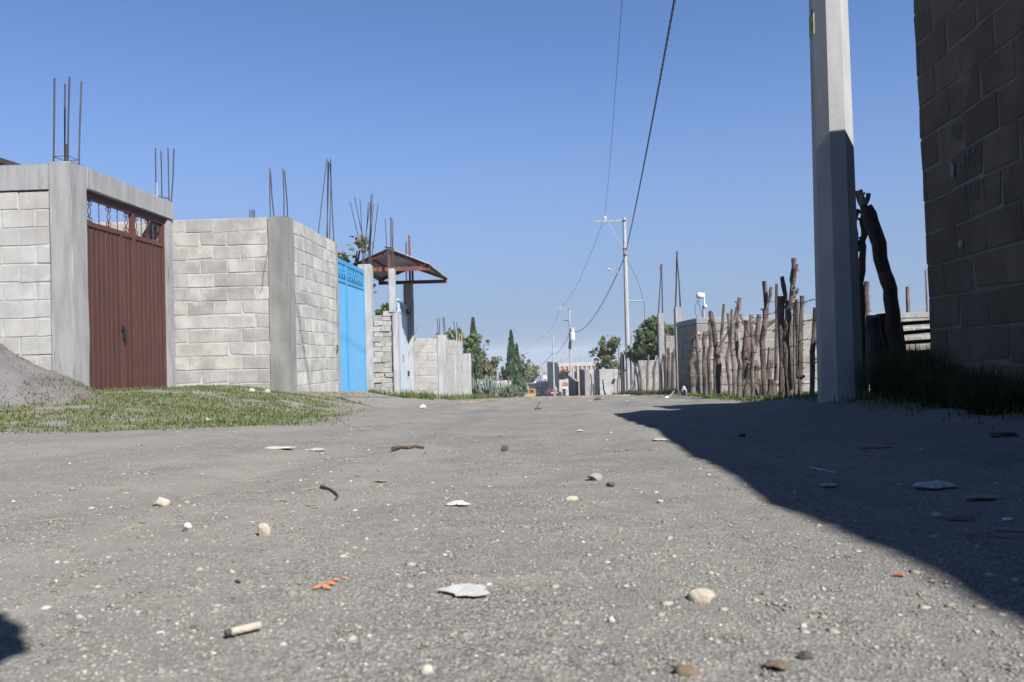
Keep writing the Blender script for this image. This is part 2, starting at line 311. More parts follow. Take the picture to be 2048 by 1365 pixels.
def bulk(name, V, Fs, mt, kind='stuff', label=None, cat=None, parent=None, smooth=False):
    me = bpy.data.meshes.new(name); V = np.asarray(V, np.float32); Fs = np.asarray(Fs, np.int32); k = Fs.shape[1]
    me.vertices.add(len(V)); me.vertices.foreach_set('co', V.ravel()); me.loops.add(Fs.size); me.loops.foreach_set('vertex_index', Fs.ravel())
    me.polygons.add(len(Fs)); me.polygons.foreach_set('loop_start', np.arange(0, Fs.size, k)); me.polygons.foreach_set('loop_total', np.full(len(Fs), k))
    me.update(calc_edges=True); me.materials.append(MT[mt])
    if smooth: me.polygons.foreach_set('use_smooth', [True]*len(me.polygons))
    o = bpy.data.objects.new(name, me); COL.objects.link(o); ORG[o.name] = (0, 0, 0)
    if parent: o.parent = parent; q = org(parent); o.location = [-c for c in q]
    return tag(o, label, cat, None, kind)
# ---- concrete blocks: bevelled, slightly chipped boxes, mesh shared by length
BC = {}
def block_mesh(L, W, H, mt):
    key = (round(L, 2), round(W, 2), round(H, 2), mt, random.choice((0, 1, 2, 0, 1, 2, 3, 4)))
    if key in BC: return BC[key]
    import bmesh
    bm = bmesh.new(); bmesh.ops.create_cube(bm, size=1); 
    for q in bm.verts: q.co = Vector((q.co.x*key[0], q.co.y*W, q.co.z*H))
    bmesh.ops.bevel(bm, geom=list(bm.edges), offset=.0055, segments=1, affect='EDGES')
    for q in bm.verts: q.co += Vector((random.uniform(-1, 1), 0, random.uniform(-1, 1)))*.007+Vector((0, random.uniform(-1, 1)*.002, 0))
    if key[4] > 2 and key[0] > .15:
        cx_, cz_ = random.choice((-1, 1))*key[0]/2, random.choice((-1, 1))*H/2
        for q in bm.verts:
            if abs(q.co.x-cx_) < .03 and abs(q.co.z-cz_) < .03: q.co.x -= math.copysign(random.uniform(.015, .035), cx_); q.co.z -= math.copysign(random.uniform(.012, .028), cz_)
    me = bpy.data.meshes.new('block'); bm.to_mesh(me); bm.free(); me.materials.append(MT[mt]); BC[key] = me; return me
def block_wall(root, p0, p1, z0, z1, mt, mortar='mortar', W=.15, L=.40, H=.20, j=.012, first=0., keep=None, rough=1.0, name='block'):
    """running bond from p0 to p1 (outer face line, outer side to the right of travel) between z0 and z1; blocks are children of root"""
    p0 = Vector((*p0, 0)); p1 = Vector((*p1, 0)); d = (p1-p0); T = d.length; d.normalize(); nrm = Vector((d.y, -d.x, 0))
    rz = math.atan2(d.y, d.x); n = max(1, round((z1-z0)/(H+j))); hh = (z1-z0)/n-j
    core = MB(); a = p0+d*.004; b = p1-d*.004
    c0 = (a+b)/2-nrm*(W/2); core.bar((c0.x-d.x*(T/2-.004), c0.y-d.y*(T/2-.004), (z0+z1)/2-.0), (c0.x+d.x*(T/2-.004), c0.y+d.y*(T/2-.004), (z0+z1)/2), W-.011, z1-z0-.004)
    core.build('mortar', mortar, root)
    for k in range(n):
        x = -((L+j)*(.5 if k % 2 else 0))-first; zc = z0+(k+.5)*(hh+j)
        while x < T-.03:
            a0 = max(x, 0); a1 = min(x+L, T); x += L+j
            if a1-a0 < .05: continue
            if keep and not keep((a0+a1)/2, zc): continue
            c = p0+d*((a0+a1)/2)-nrm*(W/2+random.uniform(-.0018, .0018))
            c = c+d*random.uniform(-.003, .003)*rough
            o = link(name, block_mesh(a1-a0, W, hh, mt), root, (c.x, c.y, zc+random.uniform(-.0035, .0035)))
            o.rotation_euler = (random.gauss(0, .002), random.gauss(0, .004)*rough, rz+random.gauss(0, .002))
def rebars(root, P, tops, r=.009, mt='rebar', ties=()):
    """bars from each foot in P to its top, children of root"""
    for a, b in zip(P, tops):
        a = Vector(a); b = Vector(b); mid = (a+b)/2+Vector((random.uniform(-.012, .012), random.uniform(-.012, .012), 0))
        MB().tube([a, mid, b], r, 6).build('rebar', mt, root, origin=tuple(a))
    for z, loop in ties:
        q = [Vector((x, y, z)) for x, y in loop]; MB().tube(q+[q[0]], r*.5, 5).build('tie_wire', mt, root)
def cpillar(root, x0, x1, y0, y1, z0, z1, mt='conc', name='pillar', bev=.012):
    import bmesh
    bm = bmesh.new(); bmesh.ops.create_cube(bm, size=1)
    for q in bm.verts: q.co = Vector((q.co.x*(x1-x0), q.co.y*(y1-y0), q.co.z*(z1-z0)))
    k = max(2, int((z1-z0)/.3)) if z1-z0 > max(x1-x0, y1-y0) else 2
    bmesh.ops.subdivide_edges(bm, edges=[e for e in bm.edges if abs((e.verts[0].co-e.verts[1].co).z) > .1 and z1-z0 > .5], cuts=k)
    bmesh.ops.bevel(bm, geom=[e for e in bm.edges if e.calc_face_angle(0) > .5], offset=bev, segments=2, affect='EDGES')
    for q in bm.verts: q.co += Vector((random.gauss(0, .003), random.gauss(0, .003), random.gauss(0, .002)))
    me = bpy.data.meshes.new(name); bm.to_mesh(me); bm.free(); me.materials.append(MT[mt])
    return link(name, me, root, ((x0+x1)/2, (y0+y1)/2, (z0+z1)/2))
# ================================================================== SETTING
ys = np.concatenate([np.linspace(-12, .1, 30), np.geomspace(.14, 1500, 430)])
tx = np.linspace(-1, 1, 321); xs = np.sinh(tx*8.2)*(1200/np.sinh(8.2))
GX, GY = np.meshgrid(xs, ys); GZ = gz(GX, GY); ny, nx = GX.shape
I = np.arange(ny*nx).reshape(ny, nx)
gr = bulk('ground', np.stack([GX, GY, GZ], -1).reshape(-1, 3), np.stack([I[:-1, :-1], I[:-1, 1:], I[1:, 1:], I[1:, :-1]], -1).reshape(-1, 4), 'ground', 'structure', smooth=True)
# dirt mound against the left wall
def mound_h(X, Y):
    r = np.sqrt(((X+7.1)/2.15)**2+((Y-8.95)/1.25)**2); n = fbm(X*1.7, Y*1.7, 21)-.5
    return 1.32*np.clip(1-r, 0, 1)**1.12*(1+.45*n)+.06*n*ss(1-r, 0, .3)-.22*ss(r, .97, 1.12)
q = np.linspace(0, 1, 90); MX, MY = np.meshgrid(-10.2+q*5.9, 7.15+q*2.35)
MZ = gz0(MX, MY)+mound_h(MX, MY)+(fbm(MX*6, MY*6, 4)-.5)*.07
I = np.arange(8100).reshape(90, 90)
tag(bulk('dirt_mound', np.stack([MX, MY, MZ], -1).reshape(-1, 3), np.stack([I[:-1, :-1], I[:-1, 1:], I[1:, 1:], I[1:, :-1]], -1).reshape(-1, 4), 'mound', None, smooth=True),
    'heap of bare grey dirt piled against the pale block wall', 'dirt mound')
def topz(X, Y):
    return np.maximum(gz(X, Y), np.where((X > -10.2) & (X < -4.3) & (Y > 7.15) & (Y < 9.5), gz0(X, Y)+mound_h(X, Y), -99))
# ================================================================== LEFT SIDE
# --- wall A with corner pillar, lintel over the brown gate
XA, YA, ZA = -5.52, 9.5, 2.63
A = thing('block_wall', 'pale block wall with grey concrete corner pillar and lintel, next to the brown gate', 'wall', (-5.7, YA, -.2), 'compound walls')
block_wall(A, (-10.4, YA+.03), (-5.79, YA+.03), -.3, 2.29, 'blockA', first=.1)
cpillar(A, -5.79, XA, YA, YA+.34, -.35, ZA)
cpillar(A, -10.4, -5.795, YA+.012, YA+.17, 2.295, ZA-.02, name='beam')
cpillar(A, XA-.2, XA+.012, YA+.345, 12.18, 2.36, ZA-.005, name='lintel')
cpillar(A, XA-.2, XA-.004, 12.0, 12.18, -.35, 2.355)
fx = [(-5.76, YA+.05), (-5.58, YA+.04), (-5.575, YA+.26), (-5.75, YA+.27)]
rebars(A, [(x, y, ZA-.1) for x, y in fx], [at(109, 157, YA+.05), at(139, 154, YA+.04), at(163, 163, YA+.28), at(130, 168, YA+.28)], .0095, ties=[(ZA+.07, fx)])
MB().tube([(-5.735, YA+.27, ZA-.1), (-5.72, YA+.26, ZA+.27)], .01, 6).build('rebar', 'rebar', A)
tp = [at(311, 297, 11.85), at(336, 296, 12.12), at(348, 298, 12.15), at(322, 303, 12.1)]
fx = [(min(float(q[0]), -5.54), float(q[1])) for q in tp]
rebars(A, [(x, y, ZA-.1) for x, y in fx], tp, .0085, ties=[(ZA+.05, fx)])
MB().tube([(-5.58, 11.8, ZA-.05), (-5.58, 11.8, ZA+.22)], .016, 6).build('pipe_stub', 'steel', A)
cpillar(A, -10.4, -10.2, YA+.19, 12.2, -.3, 2.3, 'greyr', 'back_wall')
# --- brown gate: two leaves of ribbed sheet in a frame, scroll grille on top
def scroll(c, r, side, up, ax):
    """C-shaped curl: plane spanned by ax and z"""
    P = []
    for k in range(12):
        t = k/11*math.radians(330); q = r*(1-.45*k/11)
        P.append(Vector(c)+Vector(ax)*(side*(r-q*math.cos(t)))+Vector((0, 0, 1))*(up*q*math.sin(t)))
    return P
def gate(name, label, X, y0, y1, z0, zr, z1, pm, om, mid, orn, rib=.115, handle=True):
    """gate in the plane x = X facing +x, from y0 to y1; zr is the rail below the grille"""
    g = thing(name, label, 'gate', (X, (y0+y1)/2, z0)); ax = (0, 1, 0); t = .05
    MB().box(X-t, X, y0, y0+.05, z0, z1).build('stile', om, g); MB().box(X-t, X, y1-.05, y1, z0, z1).build('stile', om, g)
    MB().box(X-t, X, y0+.05, y1-.05, z1-.085, z1).build('top_rail', om, g)
    MB().box(X-t, X, y0+.05, y1-.05, zr-.06, zr).build('middle_rail', om, g)
    MB().box(X-t, X, y0+.05, y1-.05, z0, z0+.05).build('bottom_rail', om, g)
    for m_ in mid: MB().box(X-t+.002, X+.012, m_-.028, m_+.028, z0+.05, z1-.085).build('stile', om, g)
    st = sorted([y0+.05]+[q for m_ in mid for q in (m_-.028, m_+.028)]+[y1-.05])
    for a, b in zip(st[::2], st[1::2]):
        n = max(1, round((b-a)/rib)); w_ = (b-a)/n
        for k in range(n):
            s = a+k*w_; pf = [(s, -.02), (s+w_*.12, -.02), (s+w_*.2, -.0115), (s+w_*.8, -.012), (s+w_*.88, -.02), (s+w_*.999, -.02)]
            mb = MB(); V = [(X+d_, y_, z) for z in (z0+.05, zr-.06) for y_, d_ in pf]+[(X-.03, y_, z) for z in (z0+.05, zr-.06) for y_ in (s, s+w_*.999)]
            mb.add(V, [(i, i+1, 7+i, 6+i) for i in range(5)]+[(13, 12, 14, 15)]); mb.build('slat', pm, g)
        if orn == 'diamond':
            nb = 5; sp = (b-a)/(nb+.0)
            for k in range(nb):
                y = a+sp*(k+.5); lo, hi = zr, z1-.085; h = hi-lo; x = X-.025
                if k % 2:
                    P = [(x+.004*math.cos(i*1.6), y+.004*math.sin(i*1.6), lo+h*i/16) for i in range(17)]
                    MB().tube(P, .007, 5).build('twisted_bar', om, g)
                else:
                    mb = MB(); mb.tube([(x, y, lo), (x, y, lo+h*.3)], .008, 6); mb.tube([(x, y, hi-h*.3), (x, y, hi)], .008, 6)
                    for dx, dy in ((.02, 0), (-.02, 0), (0, .04), (0, -.04)):
                        mb.tube([(x, y, lo+h*.24), (x+dx*.4, y+dy*.5, lo+h*.33), (x+dx, y+dy, lo+h*.5), (x+dx*.4, y+dy*.5, hi-h*.33), (x, y, hi-h*.24)], .0055, 5)
                    o = mb.build('baluster', om, g)
                    for sd_ in (-1, 1):
                        for up, zz in ((1, hi-h*.16), (-1, lo+h*.16)):
                            MB().tube(scroll((x, y, zz), .035, sd_, up, ax), .0055, 5).build('scroll', om, o)
        else:
            n = max(2, round((b-a)/.1))
            for k in range(n+1):
                y = a+(b-a)*k/n; MB().box(X-.03, X-.018, y-.008, y+.008, zr, z1-.085).build('grille_bar', om, g)
            for k in range(n):
                y = a+(b-a)*(k+.5)/n; h = z1-.085-zr; s_ = 1 if k % 2 else -1; zc = zr+h*(.36 if k % 2 else .62)
                mb = MB(); P = [(X-.012, y+.06*s_*math.sin(i/12*6.28), zr+h*(.08+.84*i/12)) for i in range(13)]
                mb.tube(P, .011, 5); mb.build('scroll', om, g)
                mb = MB(); lf = [(-.045, 0), (-.02, .05), (.02, .06), (.05, .02), (.035, -.04), (-.01, -.06)]
                mb.prism(lf, (X-.012, y, zc), (0, 1, 0), (0, 0, 1), (.01, 0, 0)); mb.build('leaf_ornament', om, g)
    return g
G1 = gate('brown_gate', 'dark brown ribbed metal double gate with scroll grille along its top', XA-.05, YA+.35, 11.99, -.25, 1.99, 2.35, 'brown', 'brown2', [11.06], 'diamond')
MB().box(XA-.099, XA-.044, 10.72, 10.765, -.2, 1.925).build('stile', 'brown2', G1)
mb = MB(); mb.box(XA-.045, XA-.015, 10.70, 10.78, .66, .72); mb.tube([(XA-.02, 10.72, .75), (XA-.005, 10.72, .70), (XA-.02, 10.72, .62)], .01, 6); mb.box(XA-.04, XA-.004, 10.71, 10.77, .56, .63)
mb.build('padlock_latch', 'dark', G1)
# --- wall B: front wing, damp corner pillar, side wing, rebar
XB, YB, ZB = -3.79, 12.2, 2.37
B = thing('block_wall', 'beige block wall corner with stained pillar between the brown gate and the blue gate', 'wall', (-4.4, YB, -.3), 'compound walls')
block_wall(B, (-9.2, YB), (-4.1, YB), -.32, ZB-.004, 'blockB', first=.25, rough=1.6)
cpillar(B, -4.1, XB+.006, YB-.008, YB+.3, -.34, ZB, 'concD')
block_wall(B, (XB, YB+.3), (XB, 15.02), -.4, ZB-.006, 'blockS', first=.1)
cpillar(B, XB-.17, XB+.004, 15.02, 15.2, -.6, ZB-.012)
fx = [(-4.06, YB+.05), (-3.86, YB+.05), (-3.86, YB+.25), (-4.06, YB+.25)]
rebars(B, [(x, y, ZB-.1) for x, y in fx], [at(540, 338, YB+.05), at(566, 338, YB+.05), at(569, 343, YB+.25), at(541, 345, YB+.25)], .009)
fx = [(-3.95, 14.4), (-3.84, 14.6), (-3.84, 14.8), (-3.95, 15.0), (-3.83, 15.1), (-3.95, 15.1), (-3.84, 15.15)]
rebars(B, [(x, y, ZB-.1) for x, y in fx], [at(654+4*k % 9, 318+5*(k % 4), 14.8) for k in range(7)], .0085)
fx = [(-5.05, 13.9), (-4.95, 13.9), (-5.05, 14.1), (-4.95, 14.1)]
cpillar(B, -4.5, -4.25, YB+.16, YB+.3, 0, ZB-.05, 'conc', 'inner_pillar')
rebars(B, [(float(at(500+3*k, 440, YB+.2)[0]), YB+.2+.03*(k % 2), ZB-.2) for k in range(4)], [at(500+3*k, 419+2*(k % 2), YB+.2) for k in range(4)], .007)
P = [at(535, 500, YB-.02), at(533, 520, YB-.025), at(527, 548, YB-.03), at(526, 575, YB-.03), at(518, 587, YB-.03)]
MB().tube(P, .0022, 5).build('hanging_wire', 'dark', B); MB().tube([at(674, 690, 14.9), at(676, 700, 14.9), at(674, 706, 14.9)], .012, 6).build('hook', 'dark', B)
# --- blue gate
G2 = gate('blue_gate', 'sky blue ribbed metal gate with leafy grille beside the beige wall', XB-.06, 15.22, 17.72, -.55, 1.75, 2.13, 'blue', 'bluel', [16.1], 'leaf', rib=.1)
# --- tall gate pillar right of the blue gate, with a spray of rebar
GP = thing('gate_pillar', 'tall bare concrete pillar with splayed rebar right of the blue gate', 'pillar', (-3.85, 17.9, -.6), 'concrete pillars with bare rebar')
cpillar(GP, -4.0, -3.72, 17.74, 18.05, -.8, 2.26, 'concL')
tops = [(700, 404), (709, 394), (720, 398), (737, 405), (742, 390), (745, 388), (740, 410), (747, 408), (756, 410), (743, 420), (741, 402)]
rebars(GP, [(-3.95+.2*random.random(), 17.8+.2*random.random(), 2.15) for _ in tops], [at(u, v, 17.9) for u, v in tops], .0085)
# --- entrance: short rubble-brick wall, two pillars, white door, gabled tin canopy
YE = 17.86; xq0, xq1 = float(at(777, 600, YE)[0]), float(at(789, 600, YE)[0]); XE = -3.45
EW = thing('entrance_wall', 'narrow rough brick wall with open holes under the tin canopy', 'wall', (-3.5, YE, -.6), 'entrance under the canopy')
cpillar(EW, xq0, xq1, YE, YE+.22, 1.2, 2.16, 'concL'); cpillar(EW, xq1-.06, xq1+.06, YE-.005, YE+.22, -.8, 1.195, 'concL')
for k in range(17):
    z = -.66+k*.112; x = -3.7-(.05 if k % 2 else 0)
    while x < xq1-.07:
        x1 = min(x+.2, xq1-.065)
        if x1-x > .04 and random.random() > .06 and not (k > 14 and x < -3.55):
            me = block_mesh(round(x1-x, 2), .13, .1, 'blockB'); o = link('brick', me, EW, ((x+x1)/2, YE+.1+random.uniform(-.015, .015), z+.05)); o.rotation_euler = (0, random.gauss(0, .02), random.gauss(0, .02))
        x += .21
MB().box(-3.71, xq1-.062, YE+.048, YE+.2, -.8, 1.15).build('backing', 'conc', EW)
cpillar(EW, XE-.2, XE+.03, 21.5, 21.75, -1.05, 2.16, 'concL')
cpillar(EW, -3.72, XE-.21, 21.55, 21.7, -1.0, .9, 'blockS', 'back_wall')
rebars(EW, [(xq0+.03+.03*k, YE+.05+.04*(k % 3), 2.1) for k in range(4)], [at(770, 438, YE+.1), at(781, 434, YE+.1), at(783, 436, YE+.1), at(786, 440, YE+.1)], .0085)
rebars(EW, [(XE-.14, 21.6, 2.1), (XE-.12, 21.65, 2.1)], [at(812, 482, 21.6), at(813, 486, 21.6)], .009)
MB().box(XE-.06, XE-.01, 21.6, 21.65, 2.1, 3.43).build('steel_post', 'rust', EW)
mb = MB(); mb.box(XE-.14, XE-.02, 21.38, 21.5, 1.35, 1.4); mb.tube([(XE-.1, 21.42, 1.4), (XE-.1, 21.42, 1.5)], .03, 6); mb.build('lamp_bracket', 'dark', EW)
WD = thing('white_gate', 'white sheet metal gate set sideways under the tin canopy', 'gate', (-3.35, 19.8, -.85))
g0, g1 = Vector((xq1+.03, YE+.24, 0)), Vector((XE-.12, 21.49, 0)); gd = (g1-g0); gl = gd.length; gd.normalize()
gpt = lambda t, z, o=0.: tuple(g0+gd*t+Vector((gd.y, -gd.x, 0))*o+Vector((0, 0, z)))
for k in range(9):
    a = gl*k/9; MB().bar(gpt(a+.004, .18, -.004*(k % 2)), gpt(a+gl/9-.004, .18, -.004*(k % 2)), .03, 2.1).build('panel', 'white', WD)
for z_ in (1.25, 1.5): MB().bar(gpt(0, z_), gpt(gl, z_), .045, .04).build('rail', 'white', WD)
for k in range(10): MB().bar(gpt(.05+gl*.97*k/9, 1.27), gpt(.05+gl*.97*k/9, 1.48), .02, .02).build('bar', 'white', WD)
MB().bar(gpt(.9, .2, .03), gpt(1.05, .2, .03), .04, .16).build('letter_box', 'straw', WD); MB().bar(gpt(gl-.4, -.2, .03), gpt(gl-.25, -.2, .03), .05, .14).build('latch', 'dark', WD)
CN = thing('tin_canopy', 'gabled tin canopy roof on rust red trusses over the white door', 'canopy', (XE, 20, 2.2))
XR, ZR, ZE = -3.41, 2.6, 2.24
for s_ in (1, -1):
    xe = XR+s_*.86
    n = 14
    for k in range(4):
        y0 = 18.2+k*.94; mb = MB(); V = []; m_ = 12
        for i in range(m_+1):
            y = y0+.96*i/m_; dz = .016*math.sin(i/m_*math.pi*8)+.004*(k % 2)
            V += [(XR, y, ZR+.05+dz), (xe+s_*.07, y, ZE+.05+dz-.03)]
        V += [(x, y, z+.006) for x, y, z in V]; q = 2*(m_+1)
        mb.add(V, [(2*i, 2*i+1, 2*i+3, 2*i+2) for i in range(m_)]+[(q+2*i, q+2*i+2, q+2*i+3, q+2*i+1) for i in range(m_)]+[(2*i+1, q+2*i+1, q+2*i+3, 2*i+3) for i in range(m_)]+[(0, q, q+1, 1), (2*m_, 2*m_+1, q+2*m_+1, q+2*m_)])
        mb.build('roof_sheet', 'roof', CN)
MB().bar((XR, 18.18, ZR+.085), (XR, 21.99, ZR+.085), .16, .012).build('ridge_cap', 'roof', CN)
for y in (18.3, 21.6):
    tr = MB().bar((XR-.9, y, ZE-.05), (XR+.9, y, ZE-.05), .07, .09).build('truss', 'rust' if y < 20 else 'rust', CN)
    for s_ in (1, -1): MB().bar((XR+s_*.04, y, ZR-.03), (XR+s_*.9, y, ZE+.005), .06, .07, (0, 1, 0)).build('rafter', 'rust', tr)
    MB().bar((XR, y, ZE), (XR, y, ZR-.06), .05, .05).build('king_post', 'rust', tr)
for s_ in (1, -1):
    for f_ in (.95, .5): MB().bar((XR+s_*.86*f_, 18.22, ZR-(ZR-ZE)*f_+.025), (XR+s_*.86*f_, 21.85, ZR-(ZR-ZE)*f_+.025), .05, .04).build('purlin', 'rust', CN)
# --- wall C beyond the canopy
CW = thing('block_wall', 'low pale block wall with four upright rebars, beyond the tin canopy', 'wall', (-3, 22.4, -1), 'compound walls')
block_wall(CW, (-7.5, 22.3), (-2.9, 22.3), -1.1, .72, 'blockA', first=.2)
cpillar(CW, -2.9, -2.645, 22.29, 22.55, -1.15, .8, 'concL'); block_wall(CW, (-2.65, 22.55), (-2.65, 26.6), -1.25, .68, 'blockA')
cpillar(CW, -2.86, -2.64, 26.6, 26.85, -1.4, .7, 'concL'); cpillar(CW, -2.75, -2.62, 24.3, 24.5, -1.3, .69, 'concL')
rebars(CW, [(-2.86, 22.33, .7), (-2.7, 22.33, .7), (-2.68, 22.5, .7), (-2.86, 22.5, .7)], [at(875, 637, 22.33), at(886, 634, 22.33), at(888, 634, 22.5), at(880, 636, 22.5)], .01)
rebars(CW, [(-2.8, 26.65, .6), (-2.7, 26.65, .6)], [at(907, 643, 26.6), at(913, 645, 26.6)], .012)
for k in range(3): MB().box(-2.84+k*.08, -2.8+k*.08, 26.62, 26.66, .7, 1.0-.05*k).build('formwork_board', 'woodcut', CW)
MB().tube([at(775+55, 668, 22.25), at(775+62, 650, 22.25), at(845, 655, 22.25)], .004, 4).build('loose_wire', 'dark', CW)
EP = thing('end_post', 'pale concrete post with weathered plank at the end of the low wall', 'post', (-2.75, 29, -1.2))
cpillar(EP, -2.93, -2.6, 29.0, 29.25, -1.7, .3, 'concL'); mb = MB().box(-3.2, -2.94, 29.05, 29.12, -1.6, .25); mb.build('plank', 'wood', EP)
MB().box(-3.02, -2.97, 28.98, 29.04, -1.6, .42).build('stake', 'wood', EP)
# shed roof inside the left yard
SH = thing('shed', 'dark sloping shed roof peeking over the wall at the far left', 'shed', (-9.6, 12.5, -.1))
e0, e1 = at(-60, 296, 10.9), at(25, 322, 10.9); sl = (e1-e0)/(e1[0]-e0[0]); xl = -11.5; zl = e0[2]+sl[2]*(xl-e0[0]); xr_, zr_ = e1[0]+.25, e1[2]+sl[2]*.25-.02
mb = MB(); mb.add([(x, y, z+dz) for dz in (-.07, 0) for x, y, z in ((xl, 10.6, zl), (xr_, 10.6, zr_), (xr_, 11.9, zr_), (xl, 11.9, zl))], [(3, 2, 1, 0), (4, 5, 6, 7), (0, 1, 5, 4), (1, 2, 6, 5), (2, 3, 7, 6), (3, 0, 4, 7)]); mb.build('roof', 'bark', SH)
MB().box(-11.3, xr_-.3, 10.8, 11.8, -.3, zr_-.05).build('wall', 'blockS', SH)
# ================================================================== RIGHT SIDE
# --- near block building: stepped wall in the shade
d_ = Vector((.065, 1, 0)).normalized(); XC, YC = 2.655, 5.77
RB = thing('block_building', 'tall dark grey block wall in shade with scrawled graffiti at the right edge', 'building', (XC, YC, -.3))
z0, z1 = -.34, 2.70
pe = Vector((XC, YC, 0)); ps = pe-d_*9.0
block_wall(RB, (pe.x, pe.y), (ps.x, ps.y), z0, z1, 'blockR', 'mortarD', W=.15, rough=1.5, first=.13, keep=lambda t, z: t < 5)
n_ = Vector((-d_.y, d_.x, 0))
mb = MB()
for k in range(14):
    pass
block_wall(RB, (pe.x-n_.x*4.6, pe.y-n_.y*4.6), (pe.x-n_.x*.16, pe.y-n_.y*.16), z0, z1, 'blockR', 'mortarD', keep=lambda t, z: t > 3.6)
mb = MB(); c = pe-d_*4.6-n_*2.4; mb.bar(tuple(c-d_*4.3+Vector((0, 0, 2.62))), tuple(c+d_*4.4+Vector((0, 0, 2.62))), 4.3, .12); mb.build('roof_slab', 'greyr', RB)
mb = MB(); c = pe-n_*4.65-d_*4.6; mb.bar(tuple(c-d_*4.3+Vector((0, 0, 1.1))), tuple(c+d_*4.3+Vector((0, 0, 1.1))), .15, 2.9); mb.build('back_wall', 'greyr', RB)
# graffiti: letters scrawled on the blocks
def scrawl(txt, s_along, z, size, mt, wob=.15):
    for ch in txt:
        if ch == ' ': s_along += size*.3; continue
        fc = bpy.data.curves.new('letter', 'FONT'); fc.body = ch; fc.size = size; fc.extrude = .0008
        to = bpy.data.objects.new('letter', fc); COL.objects.link(to); bpy.context.view_layer.update()
        me = bpy.data.meshes.new_from_object(to.evaluated_get(bpy.context.evaluated_depsgraph_get())); bpy.data.objects.remove(to)
        me.materials.clear(); me.materials.append(MT[mt])
        a = pe-d_*s_along+n_*.0075
        o = link('letter', me, RB, (a.x, a.y, z+random.uniform(-1, 1)*.012))
        X_ = -d_; Z_ = Vector((random.uniform(-wob, wob)*.0, 0, 1)); rot = Matrix((X_, Z_, X_.cross(Z_))).transposed(); o.rotation_euler = (rot@Matrix.Rotation(random.uniform(-wob, wob), 3, 'Z')).to_euler()
        o.scale = (.62, 1.25, 1); s_along += size*.45
scrawl('POR', .50, 1.47, .115, 'paint'); scrawl('MARCO', .60, 1.27, .115, 'paint'); scrawl('1 LUIS', .62, 1.07, .12, 'paint')
for a_, z_, w_, h_ in ((.5, 1.3, .03, .05), (.56, .83, .04, .03)):
    p = pe-d_*a_+n_*.0065; pol = [(w_*(.7+.5*random.random())*math.cos(t), h_*(.7+.5*random.random())*math.sin(t)) for t in np.linspace(0, 6.28, 12)[:-1]]
    MB().prism(pol, tuple(p+Vector((0, 0, z_))), tuple(d_), (0, 0, 1), tuple(n_*.0015)).build('paint_patch', 'teal', RB)
RB.rotation_euler.y = -.018
# --- taller plain house behind it
HB = thing('house', 'plain taller block house standing behind the shaded block wall', 'building', (6.5, 6, -.3))
cpillar(HB, 3.75, 10, 2.0, 6.95, 2.75, 3.5, 'blockR', 'parapet'); cpillar(HB, 4.9, 10, 2.0, 6.9, -.4, 2.745, 'blockR', 'wall')
cpillar(HB, 3.75, 4.9, 6.1, 6.9, -.4, 2.745, 'blockR', 'wall')
# --- near octagonal pole
def octpole(name, label, x, y, z0, z1, r0_, r1_, group=None):
    p = thing(name, label, 'utility pole', (x, y, z0), group); k = 14
    mb = MB(); mb.tube([(x, y, z0-.3+(z1-z0+.3)*i/k) for i in range(k+1)], [r0_+(r1_-r0_)*i/k for i in range(k+1)], 8, rot=math.radians(18.5)); mb.build('shaft', 'concP', p); return p
xp, yp = 2.29, 6.52
zt = 8.45
NP = octpole('utility_pole', 'big octagonal concrete pole in front of the shaded wall, upper part sunlit', xp, yp, float(gz(xp, yp)), zt, .172, .095, 'utility poles')
a0 = at(1617, 20, 6.4); a1 = at(1621, 62, 6.4)
mb = MB(); rr = .172+(.095-.172)*(a0[2]+.3)/(zt+.3)
for k in range(5):
    t0 = math.radians(192-8+k*10)
    pass
xx = xp-rr*math.cos(math.radians(22.5))
MB().box(xx-.004, xx+.01, yp-.055, yp+.05, a1[2], a0[2]).build('painted_band', 'ypaint', NP)
for k, zz in enumerate((.05, .15)): MB().box(xx-.006, xx, yp-.04, yp-.015, a1[2]+zz, a1[2]+zz+.05).build('number_mark', 'dark', NP)
MB().bar((xp, yp, zt-.1), (1.27, yp, 9.18), .028, .028).build('pin_bracket', 'steel', NP); MB().tube([(xp, yp, zt), (xp, yp, zt+.06), (xp, yp, zt+.2)], [.03, .06, .03], 8).build('insulator', 'whitem', NP)
